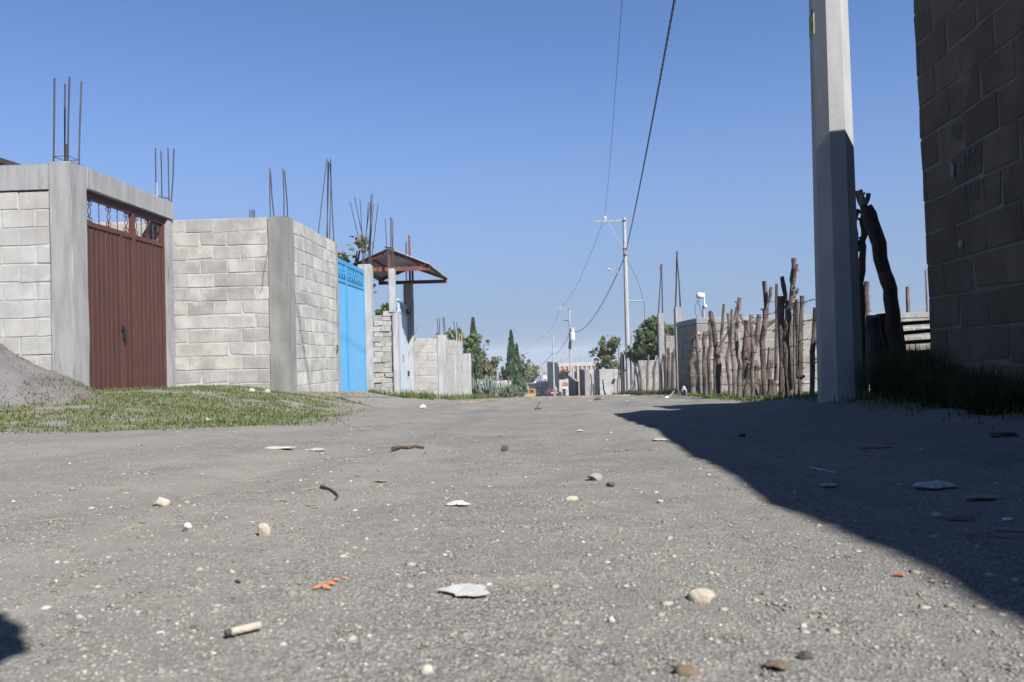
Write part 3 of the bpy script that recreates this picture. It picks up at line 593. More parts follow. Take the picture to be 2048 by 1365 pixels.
# --- far poles with cross arms
def farpole(label, u0_, v0_, u1_, v1_, Y, brace=True, transformer=False):
    b = at(u0_, v0_, Y); t_ = at(u1_, v1_, Y); x = float(b[0]+t_[0])/2; p = octpole('utility_pole', label, x, Y, float(gz0(x, Y)), float(t_[2]), .165, .1, 'utility poles'); z = float(t_[2])
    MB().bar((x-1.75, Y, z-.2), (x+.15, Y, z-.2), .1, .11).build('cross_arm', 'steel', p)
    if brace: MB().bar((x-.95, Y, z-.25), (x-.08, Y, z-1.85), .05, .06, (0, 1, 0)).build('brace', 'steel', p)
    i = MB().tube([(x-1.1, Y, z-.15), (x-1.1, Y, z-.02), (x-1.1, Y, z+.1)], [.03, .07, .04], 8).build('insulator', 'whitem', p)
    for k in (.2, 1.85, 2.2): MB().tube([(x, Y, z-k-.03), (x, Y, z-k+.03)], .13, 8).build('pole_band', 'dark', p)
    MB().bar((x-.9, Y, z-3.0), (x-.05, Y, z-3.3), .05, .05).build('lamp_arm', 'steel', p)
    mb = MB(); mb.tube([(x-1.02, Y, z-2.97), (x-.85, Y, z-3.03)], [.07, .05], 7); mb.build('lamp_head', 'steel', p)
    if transformer:
        t2 = MB(); t2.tube([(x+.3, Y-.2, z-4.0), (x+.3, Y-.2, z-3.9), (x+.3, Y-.2, z-3.1), (x+.3, Y-.2, z-3.0)], [.25, .3, .3, .22], 12); tt = t2.build('transformer_tank', 'whitem', p)
        MB().tube([(x+.3, Y-.2, z-2.98), (x+.35, Y-.2, z-2.6), (x+.45, Y-.2, z-2.45)], [.2, .25, .3], 8).build('transformer_cap', 'whitem', tt)
        MB().tube([(x-.05, Y-.15, z-5.0), (x+.02, Y-.15, z-4.1)], [.2, .16], 8).build('meter_box', 'dark', p)
        MB().bar((x-.7, Y, z-1.6), (x+.1, Y, z-1.6), .06, .08).build('cross_arm', 'dark', p)
    return p, x, z
P1, x1, zz1 = farpole('tall concrete pole with cross arm and diagonal brace beside the stake fence', 1257, 790, 1249, 435, 48)
P2, x2, zz2 = farpole('distant concrete pole carrying a white transformer tank', 1145, 785, 1136, 615, 100, False, True)
P3, x3, zz3 = farpole('farthest concrete pole standing in front of the red car', 1108, 792, 1106, 668, 140, False)
br = at(1288, 602, 48); MB().tube([(x1, 48, br[2]), tuple(br)], .035, 6).build('service_arm', 'steel', P1)
MB().tube([tuple(br), tuple(at(1290, 660, 48)), tuple(at(1291, 700, 48))], .012, 5).build('drop_wire', 'cable', P1)
MB().box(*[c for p in zip(at(1289, 672, 48)-.07, at(1289, 672, 48)+.07) for c in p]).build('meter', 'whitem', P1)
MB().tube([(x1, 48, zz1-2.2), tuple(at(1275, 560, 48)), tuple(br)], .01, 4).build('drop_wire', 'cable', P1)
def wire(name, label, a, b, sag, r, n=60, helix=0, pitch=.55):
    a = Vector(a); b = Vector(b); mb = MB()
    def pt(t): return a+(b-a)*t-Vector((0, 0, 4*sag*t*(1-t)))
    if helix:
        L_ = (b-a).length; n = int(L_/pitch*8)
        for s_ in range(2):
            P = []
            for i in range(n+1):
                t = i/n; q = 2*math.pi*t*L_/pitch+s_*math.pi; P.append(pt(t)+Vector((math.cos(q)*helix, 0, math.sin(q)*helix)))
            mb.tube(P, r, 5)
    else: mb.tube([pt(i/n) for i in range(n+1)], r, 5)
    return tag(mb.build(name, 'cable'), label, 'cable', 'overhead cables')
c0 = (xp-.1, yp, 8.35); c1 = tuple(at(1249, 515, 48)); c2 = tuple(at(1141, 662, 100)); c3 = tuple(at(1104, 708, 140)); c4 = tuple(at(1040, 745, 190))
wire('twisted_cable', 'thick twisted black cable rising from the braced pole towards the top of the frame', c0, c1, .45, .014, helix=.017)
wire('overhead_cable', 'sagging black cable between the braced pole and the transformer pole', c1, c2, 1.5, .028)
wire('overhead_cable', 'sagging cable between the transformer pole and the farthest pole', c2, c3, .9, .03)
wire('overhead_cable', 'faint low cable running left from the farthest pole to the trees', c3, c4, 1.2, .03)
w0 = (1.27, yp, 9.2); w1 = (x1-1.1, 48, zz1+.1); w2 = (x2-1.1, 100, zz2+.1); w3 = (x3-1.1, 140, zz3+.1)
wire('overhead_wire', 'thin bare wire from the top of the frame to the braced pole insulator', w0, w1, .5, .007)
wire('overhead_wire', 'thin bare wire between the two cross arms beyond the braced pole', w1, w2, 1.0, .011)
wire('overhead_wire', 'thin bare wire beyond the transformer pole cross arm', w2, w3, .8, .013)
wire('overhead_wire', 'faintest bare wire leaving the farthest cross arm to the left', w3, tuple(at(1000, 722, 190)), .8, .014)
# --- wall D behind the stake fence, with cap band
DW = thing('block_wall', 'long pale block wall with grey cap behind the crooked stake fence', 'wall', (7, 20, -.8), 'compound walls')
block_wall(DW, (3.67, 20.0), (14.5, 20.0), -1.0, .84, 'blockD')
cpillar(DW, 3.66, 14.5, 19.985, 20.17, .845, .985, 'conc', 'cap')
block_wall(DW, (3.66, 22.9), (3.66, 20.02), -1.1, .84, 'blockD', 'mortarD'); cpillar(DW, 3.65, 3.83, 20.18, 22.9, .845, .99, 'conc', 'cap')
def pillar_rebar(label, u0_, u1_, vt, vb, Y, tip, spread=4, depth=.25):
    a = at(u0_, vt, Y); b = at(u1_, vb, Y); p = thing('rebar_pillar', label, 'pillar', ((a[0]+b[0])/2, Y, float(gz0(a[0], Y))), 'concrete pillars with bare rebar')
    cpillar(p, a[0], b[0], Y, Y+depth, float(gz0(a[0], Y))-.3, a[2])
    w_ = b[0]-a[0]; tp = at(*tip, Y+.1)
    rebars(p, [(a[0]+w_*(.12+.76*(k % 2)), Y+.05+.15*(k//2), a[2]-.1) for k in range(4)], [(tp[0]+random.uniform(-.02, .02), Y+.1, tp[2]-random.uniform(0, .06)) for k in range(4)], .012)
    return p
pillar_rebar('square pillar with rebar tied to a point rising behind the dark wall end', 1350, 1366.5, 615, 700, 23.1, (1354, 502))
q = pillar_rebar('tall slim pillar with rebar tied to a point left of the dark wall end', 1316, 1332, 627, 790, 27.5, (1323, 528))
MB().tube([at(1323, 530, 27.6), at(1322, 540, 27.6)], .05, 6).build('rag', 'rust', q)
HW = thing('block_wall', 'short piece of pale wall between the two pointed rebar pillars', 'wall', (4.2, 28, -1.3), 'compound walls')
block_wall(HW, (at(1332, 700, 28)[0], 28), (6.2, 28), -1.5, float(at(1340, 672, 28)[2]), 'blockD')
E1 = thing('block_wall', 'low whitish block wall behind loose stakes right of the braced pole', 'wall', (4.2, 37, -1.9), 'compound walls')
block_wall(E1, (at(1277, 740, 37)[0], 37), (at(1317, 740, 37)[0], 37), float(gz0(4, 37))-.2, float(at(1300, 721, 37)[2]), 'blockD')
F1 = thing('block_wall', 'whitewashed low block wall left of the braced pole foot', 'wall', (3.4, 50, -2.4), 'compound walls')
xa, xb = at(1179, 760, 50)[0], at(1236, 760, 50)[0]; zf = float(at(1200, 739, 50)[2])
block_wall(F1, (xa, 50), (xb, 50), -2.7, zf, 'blockA'); cpillar(F1, xa-.28, xa-.003, 49.98, 50.3, -2.8, zf+.05)
block_wall(F1, (xa-.27, 58), (xa-.27, 50.32), -2.9, zf-.06, 'blockD', 'mortarD', keep=lambda t, z: t > 4)
GW = thing('side_wall', 'dark shaded low wall running back beside the pink house', 'wall', (2.2, 64, -3.1), 'compound walls')
cpillar(GW, 2.15, 2.35, 58.2, 76, -4.2, -1.75, 'greyr', 'wall'); 
for k in range(6): cpillar(GW, 2.1, 2.16, 58.4+k*3.2, 58.65+k*3.2, -4, -1.8, 'conc', 'pilaster')
P4 = thing('rebar_pillar', 'rough pillar with loose board just left of the braced pole', 'pillar', (4.2, 44, -2.1), 'concrete pillars with bare rebar')
a = at(1236, 690, 44); b = at(1243, 790, 44); cpillar(P4, a[0], b[0], 44, 44.2, -2.4, a[2]); MB().box(b[0]+.003, b[0]+.2, 44.02, 44.1, -2.4, a[2]-.5).build('board', 'bark', P4)
rebars(P4, [(a[0]+.05, 44.1, a[2]-.1), (b[0]-.05, 44.1, a[2]-.1)], [at(1237, 676, 44.1), at(1240, 674, 44.1)], .012)
P5 = thing('concrete_post', 'pale square post just right of the braced pole', 'post', (5, 46.5, -2.3)); a = at(1259, 690, 46.5); b = at(1266, 790, 46.5)
cpillar(P5, a[0], b[0], 46.5, 46.7, -2.6, a[2]); rebars(P5, [(a[0]+.05, 46.6, a[2]-.1), (b[0]-.05, 46.6, a[2]-.1)], [at(1261, 671, 46.6), at(1264, 671, 46.6)], .012)
# ================================================================== STAKE FENCE
def stick(root, pts, Y, wpx, mt='wood', n=8, name='post', taper=.85, stubs=0, sub=3, base=True, jit=.12):
    """crooked stake through photo points at depth Y (metres); wpx is the width in photo pixels"""
    K = [Vector(at(u, v, Y)) for u, v in pts]
    if base: K[0].z = min(K[0].z, float(gz(K[0].x, K[0].y))-.08)
    P = []
    for i in range(len(K)-1):
        for k in range(sub): P.append(K[i].lerp(K[i+1], k/sub))
    P.append(K[-1]); r = wpx/2/F_PX*Y
    for i in range(1, len(P)-1): P[i] = P[i]+Vector((random.gauss(0, r*.14), random.gauss(0, r*.3), 0))
    R_ = [r*(1.08-(1.08-taper)*i/(len(P)-1))*random.uniform(.88, 1.12) for i in range(len(P))]
    mb = MB(); mb.tube(P, R_, n, jit=jit)
    for k in range(stubs):
        i = random.randrange(len(P)//3, len(P)-1); a = random.uniform(-.6, 3.7); d = Vector((math.cos(a), -abs(math.sin(a))*.5, .5)).normalized()
        mb.tube([P[i], P[i]+d*r*random.uniform(1.5, 2.6)], [r*.42, r*.28], 6, jit=.1)
    return mb.build(name, mt, root, smooth=False)
FZ = lambda x, y: (1320+x/4.015, 480+y/4.015)
FN = thing('stake_fence', 'crooked fence of rough tree-branch stakes with barbed wire', 'fence', (3.2, 13, -.6))
ST = [([(265, 1245), (255, 1000), (285, 880), (275, 800)], 38, 1), ([(335, 1240), (300, 900), (290, 712)], 20, 0), ([(372, 1240), (355, 960), (365, 742)], 34, 1),
      ([(402, 1225), (395, 950), (412, 800), (398, 640)], 24, 1), ([(477, 1235), (470, 1000), (450, 870), (430, 700), (403, 572)], 32, 1), ([(492, 905), (492, 760), (515, 515)], 18, 0),
      ([(567, 1238), (535, 980), (560, 800), (543, 590)], 18, 0), ([(598, 1235), (590, 980), (575, 740), (582, 560)], 24, 1), ([(632, 1235), (640, 1000), (608, 760), (630, 620), (638, 465)], 26, 2),
      ([(500, 830), (545, 740), (600, 640), (612, 540)], 12, 0), ([(692, 1120), (685, 900), (690, 725)], 26, 1), ([(688, 1250), (725, 1000), (765, 850), (795, 600)], 34, 1),
      ([(742, 1248), (745, 900), (730, 602)], 26, 0), ([(765, 1248), (760, 1100), (755, 965)], 46, 1), ([(750, 810), (680, 690), (640, 600)], 10, 0),
      ([(840, 1252), (835, 1000), (820, 820), (845, 640), (855, 540), (838, 332)], 32, 1), ([(850, 580), (880, 470), (895, 380)], 20, 3), ([(858, 690), (932, 640)], 22, 0),
      ([(930, 1130), (935, 800), (937, 355)], 21, 1), ([(988, 1252), (985, 800), (970, 452)], 42, 1), ([(1036, 1262), (1030, 800), (1022, 520), (978, 295)], 30, 0),
      ([(1050, 1252), (1000, 900), (1030, 620), (1062, 450), (1065, 320), (1075, 152)], 34, 7), ([(1075, 460), (1110, 390)], 18, 0), ([(1085, 300), (1102, 195)], 14, 0), ([(1087, 1262), (1085, 850), (1080, 500)], 22, 0),
      ([(1112, 1120), (1105, 800), (1100, 478)], 26, 0), ([(1122, 1262), (1125, 900), (1142, 450)], 28, 1), ([(1212, 1285), (1228, 900), (1250, 545)], 32, 1),
      ([(895, 1252), (900, 1120)], 58, 0), ([(825, 1245), (805, 1115)], 26, 0), ([(320, 1240), (318, 1050)], 22, 0), ([(470, 1235), (455, 1100)], 20, 0), ([(1160, 1090), (1130, 1120), (1110, 1060)], 14, 0)]
for pts, w_, sb in ST:
    P = [FZ(*p) for p in pts]; Y = 3.2*F_PX/(P[0][0]-1088)+random.uniform(-.25, .25)
    Y = max(9.2, min(Y, 18.5)); stick(FN, P, Y, w_/4.015*1.34, stubs=sb+1, base=pts[0][1] > 1190, jit=.17)
for k in range(7):
    y = 9.9+k*1.2+random.uniform(-.2, .2); x = 3.32+random.uniform(-.08, .12); zb_ = float(gz0(x, y)); hh_ = random.uniform(.75, 1.25); lx = random.gauss(0, .06); r_ = random.uniform(.035, .06)
    mb = MB().tube([(x, y, zb_-.1), (x+lx*.4+random.gauss(0, .02), y, zb_+hh_*.45), (x+lx*.7, y+random.gauss(0, .02), zb_+hh_*.75), (x+lx, y, zb_+hh_)], [r_*1.1, r_, r_*.95, r_*.8], 8, jit=.16); mb.build('post', 'wood', FN)
MB().tube([at(1393, 664, 17.6), at(1397, 671, 17.55)], .04, 7).build('sawn_end', 'woodcut', FN)
for k in range(5):
    z = .25+.24*k; P = []
    for i in range(150):
        y = 8.6+10*i/149; x = 3.13+.06*math.sin(i*.7+k)
        P.append((x, y, float(gz0(3.2, y))+z-.05*abs(math.sin(i*.21+k))))
    mb = MB().tube(P, .004, 4)
    for i in range(2, 150, 3): mb.tube([Vector(P[i])+Vector((.01, -.025, .02)), Vector(P[i])+Vector((-.01, .025, -.02))], .0035, 4)
    mb.build('barbed_wire', 'rebar', FN)
RZ = lambda x, y: (1580+x/2.73, 340+y/2.73)
FP = thing('forked_post', 'dark forked branch post rising beside the big octagonal pole', 'post', (2.95, 7.7, -.4), 'dark timber posts by the field gate')
stick(FP, [RZ(400, 1240), RZ(385, 1000), RZ(388, 760), RZ(385, 620), RZ(400, 420), RZ(405, 330), RZ(402, 200), RZ(378, 112)], 7.7, 15, 'bark', stubs=5, name='trunk')
stick(FP, [RZ(385, 440), RZ(362, 380), RZ(353, 290), RZ(372, 215)], 7.7, 9, 'bark', base=False, name='branch', stubs=2)
stick(FP, [RZ(402, 210), RZ(430, 130)], 7.7, 10, 'wood', base=False, name='branch'); stick(FP, [RZ(400, 190), RZ(376, 113)], 7.68, 12, 'wood', base=False, name='branch')  # sunlit tips: the sunlight is put into the colour as paler wood
LP = tag(stick(None, [RZ(592, 1200), RZ(580, 950), RZ(548, 700), RZ(520, 560), RZ(462, 330), RZ(414, 204)], 7.35, 28, 'bark', n=10, name='leaning_post', taper=.95, jit=.05), 'thick dark curved timber leaning in to the left above the stump', 'post', 'dark timber posts by the field gate')
tag(stick(None, [RZ(478, 1240), RZ(470, 1000), RZ(452, 800)], 7.5, 27, 'bark', n=10, name='stump_post', taper=1, jit=.06), 'short thick dark stump post in front of the leaning timber', 'post', 'dark timber posts by the field gate')
tag(stick(None, [RZ(540, 1240), RZ(525, 1000), RZ(500, 785)], 7.6, 22, 'bark', n=10, name='stump_post', taper=1, jit=.06), 'second dark stump post tucked behind the foot of the leaning timber', 'post', 'dark timber posts by the field gate')
tag(stick(None, [RZ(400, 900), RZ(418, 780), RZ(420, 610)], 9.3, 11, 'wood', name='stake', stubs=3), 'thin rough stake seen between the forked post and the leaning timber', 'stake')
FG = thing('field_gate', 'rusty tube field gate sagging behind the tall grass', 'gate', (3.8, 7.9, -.4))
a = at(1800, 648, 7.9); b = at(1818, 772, 7.9)
MB().tube([tuple(a), tuple(b)], .024, 8).build('upright', 'bark', FG)
for k, (v0_, v1_) in enumerate(((648, 643), (667, 660), (686, 681), (706, 703), (726, 724), (744, 744))):
    f_ = (v0_-648)/124; p0_ = at(1800+18*f_+.5, v0_, 7.9); p1_ = at(1878, v1_, 8.0); p2_ = p1_+(p1_-p0_)*1.6; MB().tube([tuple(p0_), tuple(p1_), tuple(p2_)], .019, 8).build('rail', 'bark', FG)
a = at(1877, 642, 8.0); MB().tube([(5.1, 8.15, -.4), (5.1, 8.15, .45)], .022, 8).build('upright', 'bark', FG)
a = at(1815, 574, 20.6); b = at(1815, 640, 20.6); MB().tube([(b[0], 20.6, -1), tuple(a)], .05, 7).mesh
tag(MB().tube([(b[0], 20.6, -1.2), tuple(a)], [.052, .046], 7, jit=.05).build('fence_stake', 'wood'), 'short thick stake standing up behind the capped wall', 'stake')
a = at(1851, 540, 20.6); tag(MB().tube([(a[0], 20.6, -1.2), (a[0]+.01, 20.6, .9), tuple(a)], [.03, .024, .02], 6, jit=.08).build('thin_stake', 'wood'), 'tall thin stake behind the capped wall by the shaded building', 'stake')
# receiver antenna on the wall corner
AN = thing('antenna', 'white drum antenna on a short mast at the wall corner', 'antenna', at(1407, 634, 20.08))
MB().tube([at(1407.5, 636, 20.08), at(1407.5, 612, 20.08)], .035, 8).build('mast', 'steel', AN); MB().tube([at(1409, 612, 20.08), at(1408, 586, 20.08)], .018, 8).build('upper_mast', 'whitem', AN)
MB().tube([at(1406, 586, 20.08), at(1406, 578, 20.08)], .01, 6).build('tip', 'steel', AN)
c = Vector(at(1400, 592, 20.0)); mb = MB(); mb.tube([c+Vector((.1, .02, 0)), c+Vector((.05, 0, 0)), c+Vector((-.02, -.02, .0)), c+Vector((-.075, -.04, 0)), c+Vector((-.085, -.04, 0))], [.04, .07, .078, .06, .02], 14); mb.build('drum', 'whitem', AN, smooth=True)
MB().tube([at(1403, 588, 20.08), at(1407, 595, 20.08)], .02, 6).build('clamp', 'dark', AN); MB().box(*[q_ for p in zip(at(1411, 612, 20.05)-.03, at(1411, 612, 20.05)+.03) for q_ in p]).build('connector_box', 'whitem', AN)
for pts in ([(1396, 600), (1389, 613), (1391, 628), (1395, 636)], [(1396, 600), (1400, 618), (1405, 633)]): MB().tube([at(u, v, 20.04) for u, v in pts], .006, 5).build('antenna_cable', 'cable', AN)
# second, looser run of stakes towards the braced pole
F2 = thing('stake_fence', 'loose row of dark stakes in front of the low whitish wall', 'fence', (3.7, 32, -1.4))
for pts, w_, Y in [([(1346, 792), (1347, 720), (1348, 700)], 5, 25.5), ([(1338, 792), (1337, 720), (1336.5, 696)], 7, 25.8), ([(1343, 792), (1343.5, 705)], 3.5, 25.2), ([(1331, 792), (1330, 740), (1328, 712)], 6, 27), ([(1324, 792), (1323, 730), (1327, 708)], 5, 27.2),
                   ([(1308, 782), (1307, 745), (1312, 722)], 5.5, 31), ([(1295, 780), (1294, 745), (1297, 710)], 4.5, 32), ([(1284, 780), (1280, 745), (1276, 728)], 5, 33), ([(1279, 784), (1274, 750), (1269, 725)], 4, 34), ([(1271, 784), (1269, 750), (1270, 730)], 3.5, 35),
                   ([(1262, 788), (1263, 760), (1262, 722)], 4.5, 37), ([(1265, 786), (1268, 770), (1262, 752)], 3, 37), ([(1248, 790), (1247, 740)], 3, 40), ([(1244.5, 790), (1243, 705)], 5, 41), ([(1235, 792), (1235, 758)], 3, 44), ([(1282, 784), (1277, 762), (1268, 735)], 3, 34.5),
                   ([(1182, 793), (1183, 766), (1181, 748)], 3, 47), ([(1187, 790), (1186, 768)], 3, 47.5), ([(1211, 793), (1208, 780), (1205, 760)], 3, 46), ([(1199, 785), (1194, 765), (1190, 750)], 1.6, 47)]:
    stick(F2, pts, Y, w_, 'wood' if random.random() < .55 else 'bark', n=7)
# ================================================================== VEGETATION
def cards(C_, size, up=.3, asp=.5):
    """leaf quads round the centres C_ (N,3)"""
    n = len(C_); a = RNG.normal(size=(n, 3)); a[:, 2] = np.abs(a[:, 2])*up+a[:, 2]*(1-up); a /= np.linalg.norm(a, axis=1)[:, None]
    b = np.cross(a, RNG.normal(size=(n, 3))); b /= np.linalg.norm(b, axis=1)[:, None]; s = size*RNG.uniform(.6, 1.4, n)[:, None]
    V = np.stack([C_-a*s, C_+b*s*asp, C_+a*s, C_-b*s*asp], 1).reshape(-1, 3); return V, np.arange(4*n).reshape(n, 4)
def tree(name, label, x, y, h, r, lm, n=2600, leaf=.09, trunk=.4, gap=.35, group='trees', lobes=22, cat='tree', zb=None, sq=.8):
    z = float(gz0(x, y)) if zb is None else zb; t = thing(name, label, cat, (x, y, z), group); random.seed(hash(label) % 1000 if False else len(label)*7+int(x*10))
    tz = z+h*trunk; mb = MB(); mb.tube([(x, y, z-.2), (x+.03*h*random.uniform(-1, 1), y, z+h*trunk*.5), (x, y, tz), (x+.02*h, y, z+h*.75)], [.035*h, .028*h, .022*h, .008*h], 8, jit=.1)
    L_ = []
    for k in range(lobes):
        a = k*2.4+random.uniform(-.4, .4); q_ = math.sqrt((k+.5)/lobes); zz = z+h*(trunk+(1-trunk)*random.uniform(.12, .92)); f_ = math.sin(math.pi*min(.97, max(.12, (zz-z)/h-trunk+.22)))
        c = Vector((x+math.cos(a)*r*q_*f_*.85, y+math.sin(a)*r*q_*f_*.85, zz)); L_.append((c, r*random.uniform(.3, .58)))
        mb.tube([(x, y, tz-.1*h*random.random()), Vector((x, y, tz)).lerp(c, .5)+Vector((0, 0, .04*h)), c], [.014*h, .009*h, .004*h], 5)
    mb.build('trunk', 'bark', t); C_ = []
    per = int(n*2.3)//lobes
    for c, rr in L_:
        p = RNG.normal(size=(per, 3)); p /= np.linalg.norm(p, axis=1)[:, None]; p *= (RNG.uniform(0, 1, per)**.45)[:, None]*rr*RNG.uniform(.75, 1.25, per)[:, None]; p[:, 2] *= sq
        q2 = p+np.array(c); k_ = fbm(q2[:, 0]*2.5/r*2+7, q2[:, 2]*2.5/r*2+q2[:, 1], 31, 2); C_.append(q2[k_ > gap])
    V, Fs = cards(np.concatenate(C_), leaf); bulk('crown', V, Fs, lm, None, parent=t); return t
def cypress(label, u, vt, Y, wpx, twin=None):
    tp = at(u, vt, Y); x = float(tp[0]); z = float(gz0(x, Y)); h = float(tp[2])-z; R_ = wpx/2/F_PX*Y
    t = thing('cypress_tree', label, 'tree', (x, Y, z), 'cypress trees'); MB().tube([(x, Y, z-.2), (x, Y, z+h*.9)], [.12, .02], 7).build('trunk', 'bark', t); C_ = []
    def spire(x, n, h, R_):
        f_ = RNG.uniform(.03, 1, n)**.9; a = RNG.uniform(0, 6.283, n); pr = np.clip((1-f_)**.85*1.25, 0, 1)*(.55+.45*np.clip(f_*5, 0, 1))*(.82+.36*vn(a*1.6, f_*9, 3)); q_ = R_*pr*RNG.uniform(.7, 1, n)
        return np.stack([x+q_*np.cos(a), Y+q_*np.sin(a), z+h*f_], 1)
    C_ = [spire(x, 3600, h, R_)]
    if twin: C_.append(spire(x+twin[0], 1600, h*twin[1], R_*.6))
    C_ = np.concatenate(C_); n = len(C_); d = np.stack([RNG.normal(0, .25, n), RNG.normal(0, .25, n), np.ones(n)], 1); s = .13*RNG.uniform(.6, 1.5, n)[:, None]
    b = np.cross(d, RNG.normal(size=(n, 3))); b /= np.linalg.norm(b, axis=1)[:, None]; V = np.stack([C_-d*s, C_+b*s*.35, C_+d*s*1.2, C_-b*s*.35], 1).reshape(-1, 3)
    bulk('crown', V, np.arange(4*n).reshape(n, 4), 'leafD', None, parent=t); return t
cypress('slender cypress rising behind the end of the low wall, the taller of the two', 946, 640, 48, 36)
cypress('dark cypress with a second shorter spire standing alone above the agaves', 1022, 664, 62, 34, (.42, .8))
T = lambda name, label, u, vt, Y, wpx, lm, **k: tree(name, label, float(at(u, vt, Y)[0]), Y, float(at(u, vt, Y)[2])-float(gz0(at(u, vt, Y)[0], Y)), wpx/2/F_PX*Y, lm, **k)
T('yard_tree', 'sparse olive tree poking up behind the blue gate', 700, 472, 21, 84, 'leafO', n=1500, leaf=.1, trunk=.55, gap=.42)
T('yard_tree', 'little tree behind the entrance pillars under the canopy', 770, 590, 25, 60, 'leaf', n=900, leaf=.08, gap=.4)
T('yard_tree', 'leafy tree with dark gaps behind the end of the low pale wall', 912, 652, 42, 80, 'leaf', n=2600, leaf=.12, gap=.4)
T('yard_tree', 'airy tree with reddish tint spreading right of the tall cypress', 957, 668, 52, 66, 'leafO', n=2300, leaf=.11, gap=.44, trunk=.2)
T('bushy_tree', 'broad low green tree between the two cypresses', 990, 724, 66, 84, 'leaf', n=3200, leaf=.13, trunk=.15)
T('bushy_tree', 'olive green bush directly right of the tall cypress base', 962, 715, 50, 56, 'leafO', n=2600, leaf=.11, trunk=.1)
T('bushy_tree', 'wispy grey green tree leaning out right of the lone cypress', 1042, 706, 80, 40, 'leafO', n=900, leaf=.16, gap=.45, trunk=.3)
T('bushy_tree', 'rounded yellowish tree up behind the yellow machine', 1060, 731, 215, 44, 'leafY', n=2400, leaf=.36, trunk=.3)
T('bushy_tree', 'dark green shrub mass at the foot of the lone cypress', 1031, 748, 90, 40, 'leaf', n=2400, leaf=.18, trunk=.1)
T('bushy_tree', 'bright yellow green bush just left of the yellow machine', 1047, 765, 110, 14, 'leafY', n=900, leaf=.18, trunk=.1)
T('round_tree', 'loose green tree behind the pink house and whitewashed wall', 1216, 674, 72, 64, 'leaf', n=3000, leaf=.16, trunk=.3, gap=.36)
T('round_tree', 'dense dark green tree behind the slim rebar pillar', 1302, 645, 44, 92, 'leaf', n=4200, leaf=.13, trunk=.25, gap=.3)
T('round_tree', 'small green crown between the two pointed rebar pillars', 1341, 646, 46, 40, 'leaf', n=1500, leaf=.13, trunk=.3)
# agaves along the left verge: each leaf a part
def agave(label, u, vb, Y, hpx, n=13, lean=0):
    p = at(u, vb, Y); x = float(p[0]); z = float(gz0(x, Y)); h = hpx/F_PX*Y; t = thing('agave', label, 'agave', (x, Y, z), 'agaves on the left verge')
    for k in range(n):
        f_ = (k+.5)/n; a = k*2.4; tilt = .12+.95*f_**1.4; L_ = h*(1.02-.15*f_)*random.uniform(.85, 1.1); w_ = L_*.085; d = Vector((math.cos(a), math.sin(a), 0)); s_ = Vector((-d.y, d.x, 0)); V = []; m_ = 6
        for i in range(m_+1):
            q_ = i/m_; c = Vector((x, Y, z+.02))+d*(L_*q_*math.sin(tilt)*(1-.25*q_)+.03*h)+Vector((0, 0, L_*q_*math.cos(tilt)+.1*h*q_*q_*f_)); ww = w_*(.75+.6*q_-1.32*q_**3)+.002; nr = (d*math.cos(tilt)-Vector((0, 0, math.sin(tilt))))
            V += [c-s_*ww+nr*-.25*ww, c+nr*.35*ww, c+s_*ww+nr*-.25*ww]
        Fs = [(3*i+j, 3*i+j+1, 3*i+j+4, 3*i+j+3) for i in range(m_) for j in (0, 1)]+[(3*i+2, 3*i, 3*i+3, 3*i+5) for i in range(m_)]
        MB().add(V, Fs).build('leaf', 'agave', t, smooth=True)
agave('grey green agave half hidden behind the pale end post', 951, 793, 33, 40)
agave('tallest upright agave clump in the verge row', 976, 794, 35, 46, 15)
agave('agave with blunt leaves right of the tallest clump', 985, 794, 38, 36)
agave('slim agave near the middle of the verge row', 1003, 795, 37, 34)
agave('small agave beside the slim agave', 1012, 794, 39, 28)
agave('spreading pale agave at the right end of the verge row', 1022, 797, 33, 30, 16)
agave('low ragged agave in front of the spreading one', 1031, 795, 36, 22)
T('weed_bush', 'pale flowering weeds around the right end of the agaves', 1022, 770, 34, 50, 'leafO', n=1500, leaf=.035, trunk=.1, group='verge weeds', cat='bush')
VL = thing('low_wall', 'low grey wall running behind the agaves', 'wall', (-3.4, 46, -2.3), 'compound walls')
block_wall(VL, (at(957, 780, 46)[0], 46), (at(1023, 780, 46)[0], 46), float(gz0(-3, 46))-.2, float(at(990, 762, 46)[2]), 'blockS', 'mortarD')
cpillar(VL, at(957, 780, 46)[0], at(988, 780, 46)[0], 45.98, 46.16, float(at(990, 762, 46)[2])+.002, float(at(990, 759, 46)[2]), 'concD', 'cap')
for lb, u, vt, Y in (('grey leaning stake behind the agaves', 1017, 754, 43), ('second grey stake beside the leaning one', 1022.5, 758, 43.5), ('stake near the pale end post', 956, 757, 40)):
    tag(stick(None, [(u+2, 792), (u+1, 775), (u, vt)], Y, 3.2, 'wood', name='stake'), lb, 'stake', 'verge stakes')
LG = tag(MB().tube([at(948, 778, 31.5), at(958, 787, 31.5), at(972, 792, 31.5)], [.09, .08, .06], 8, jit=.1).build('fallen_log', 'bark'), 'dark fallen log lying under the agaves', 'log')
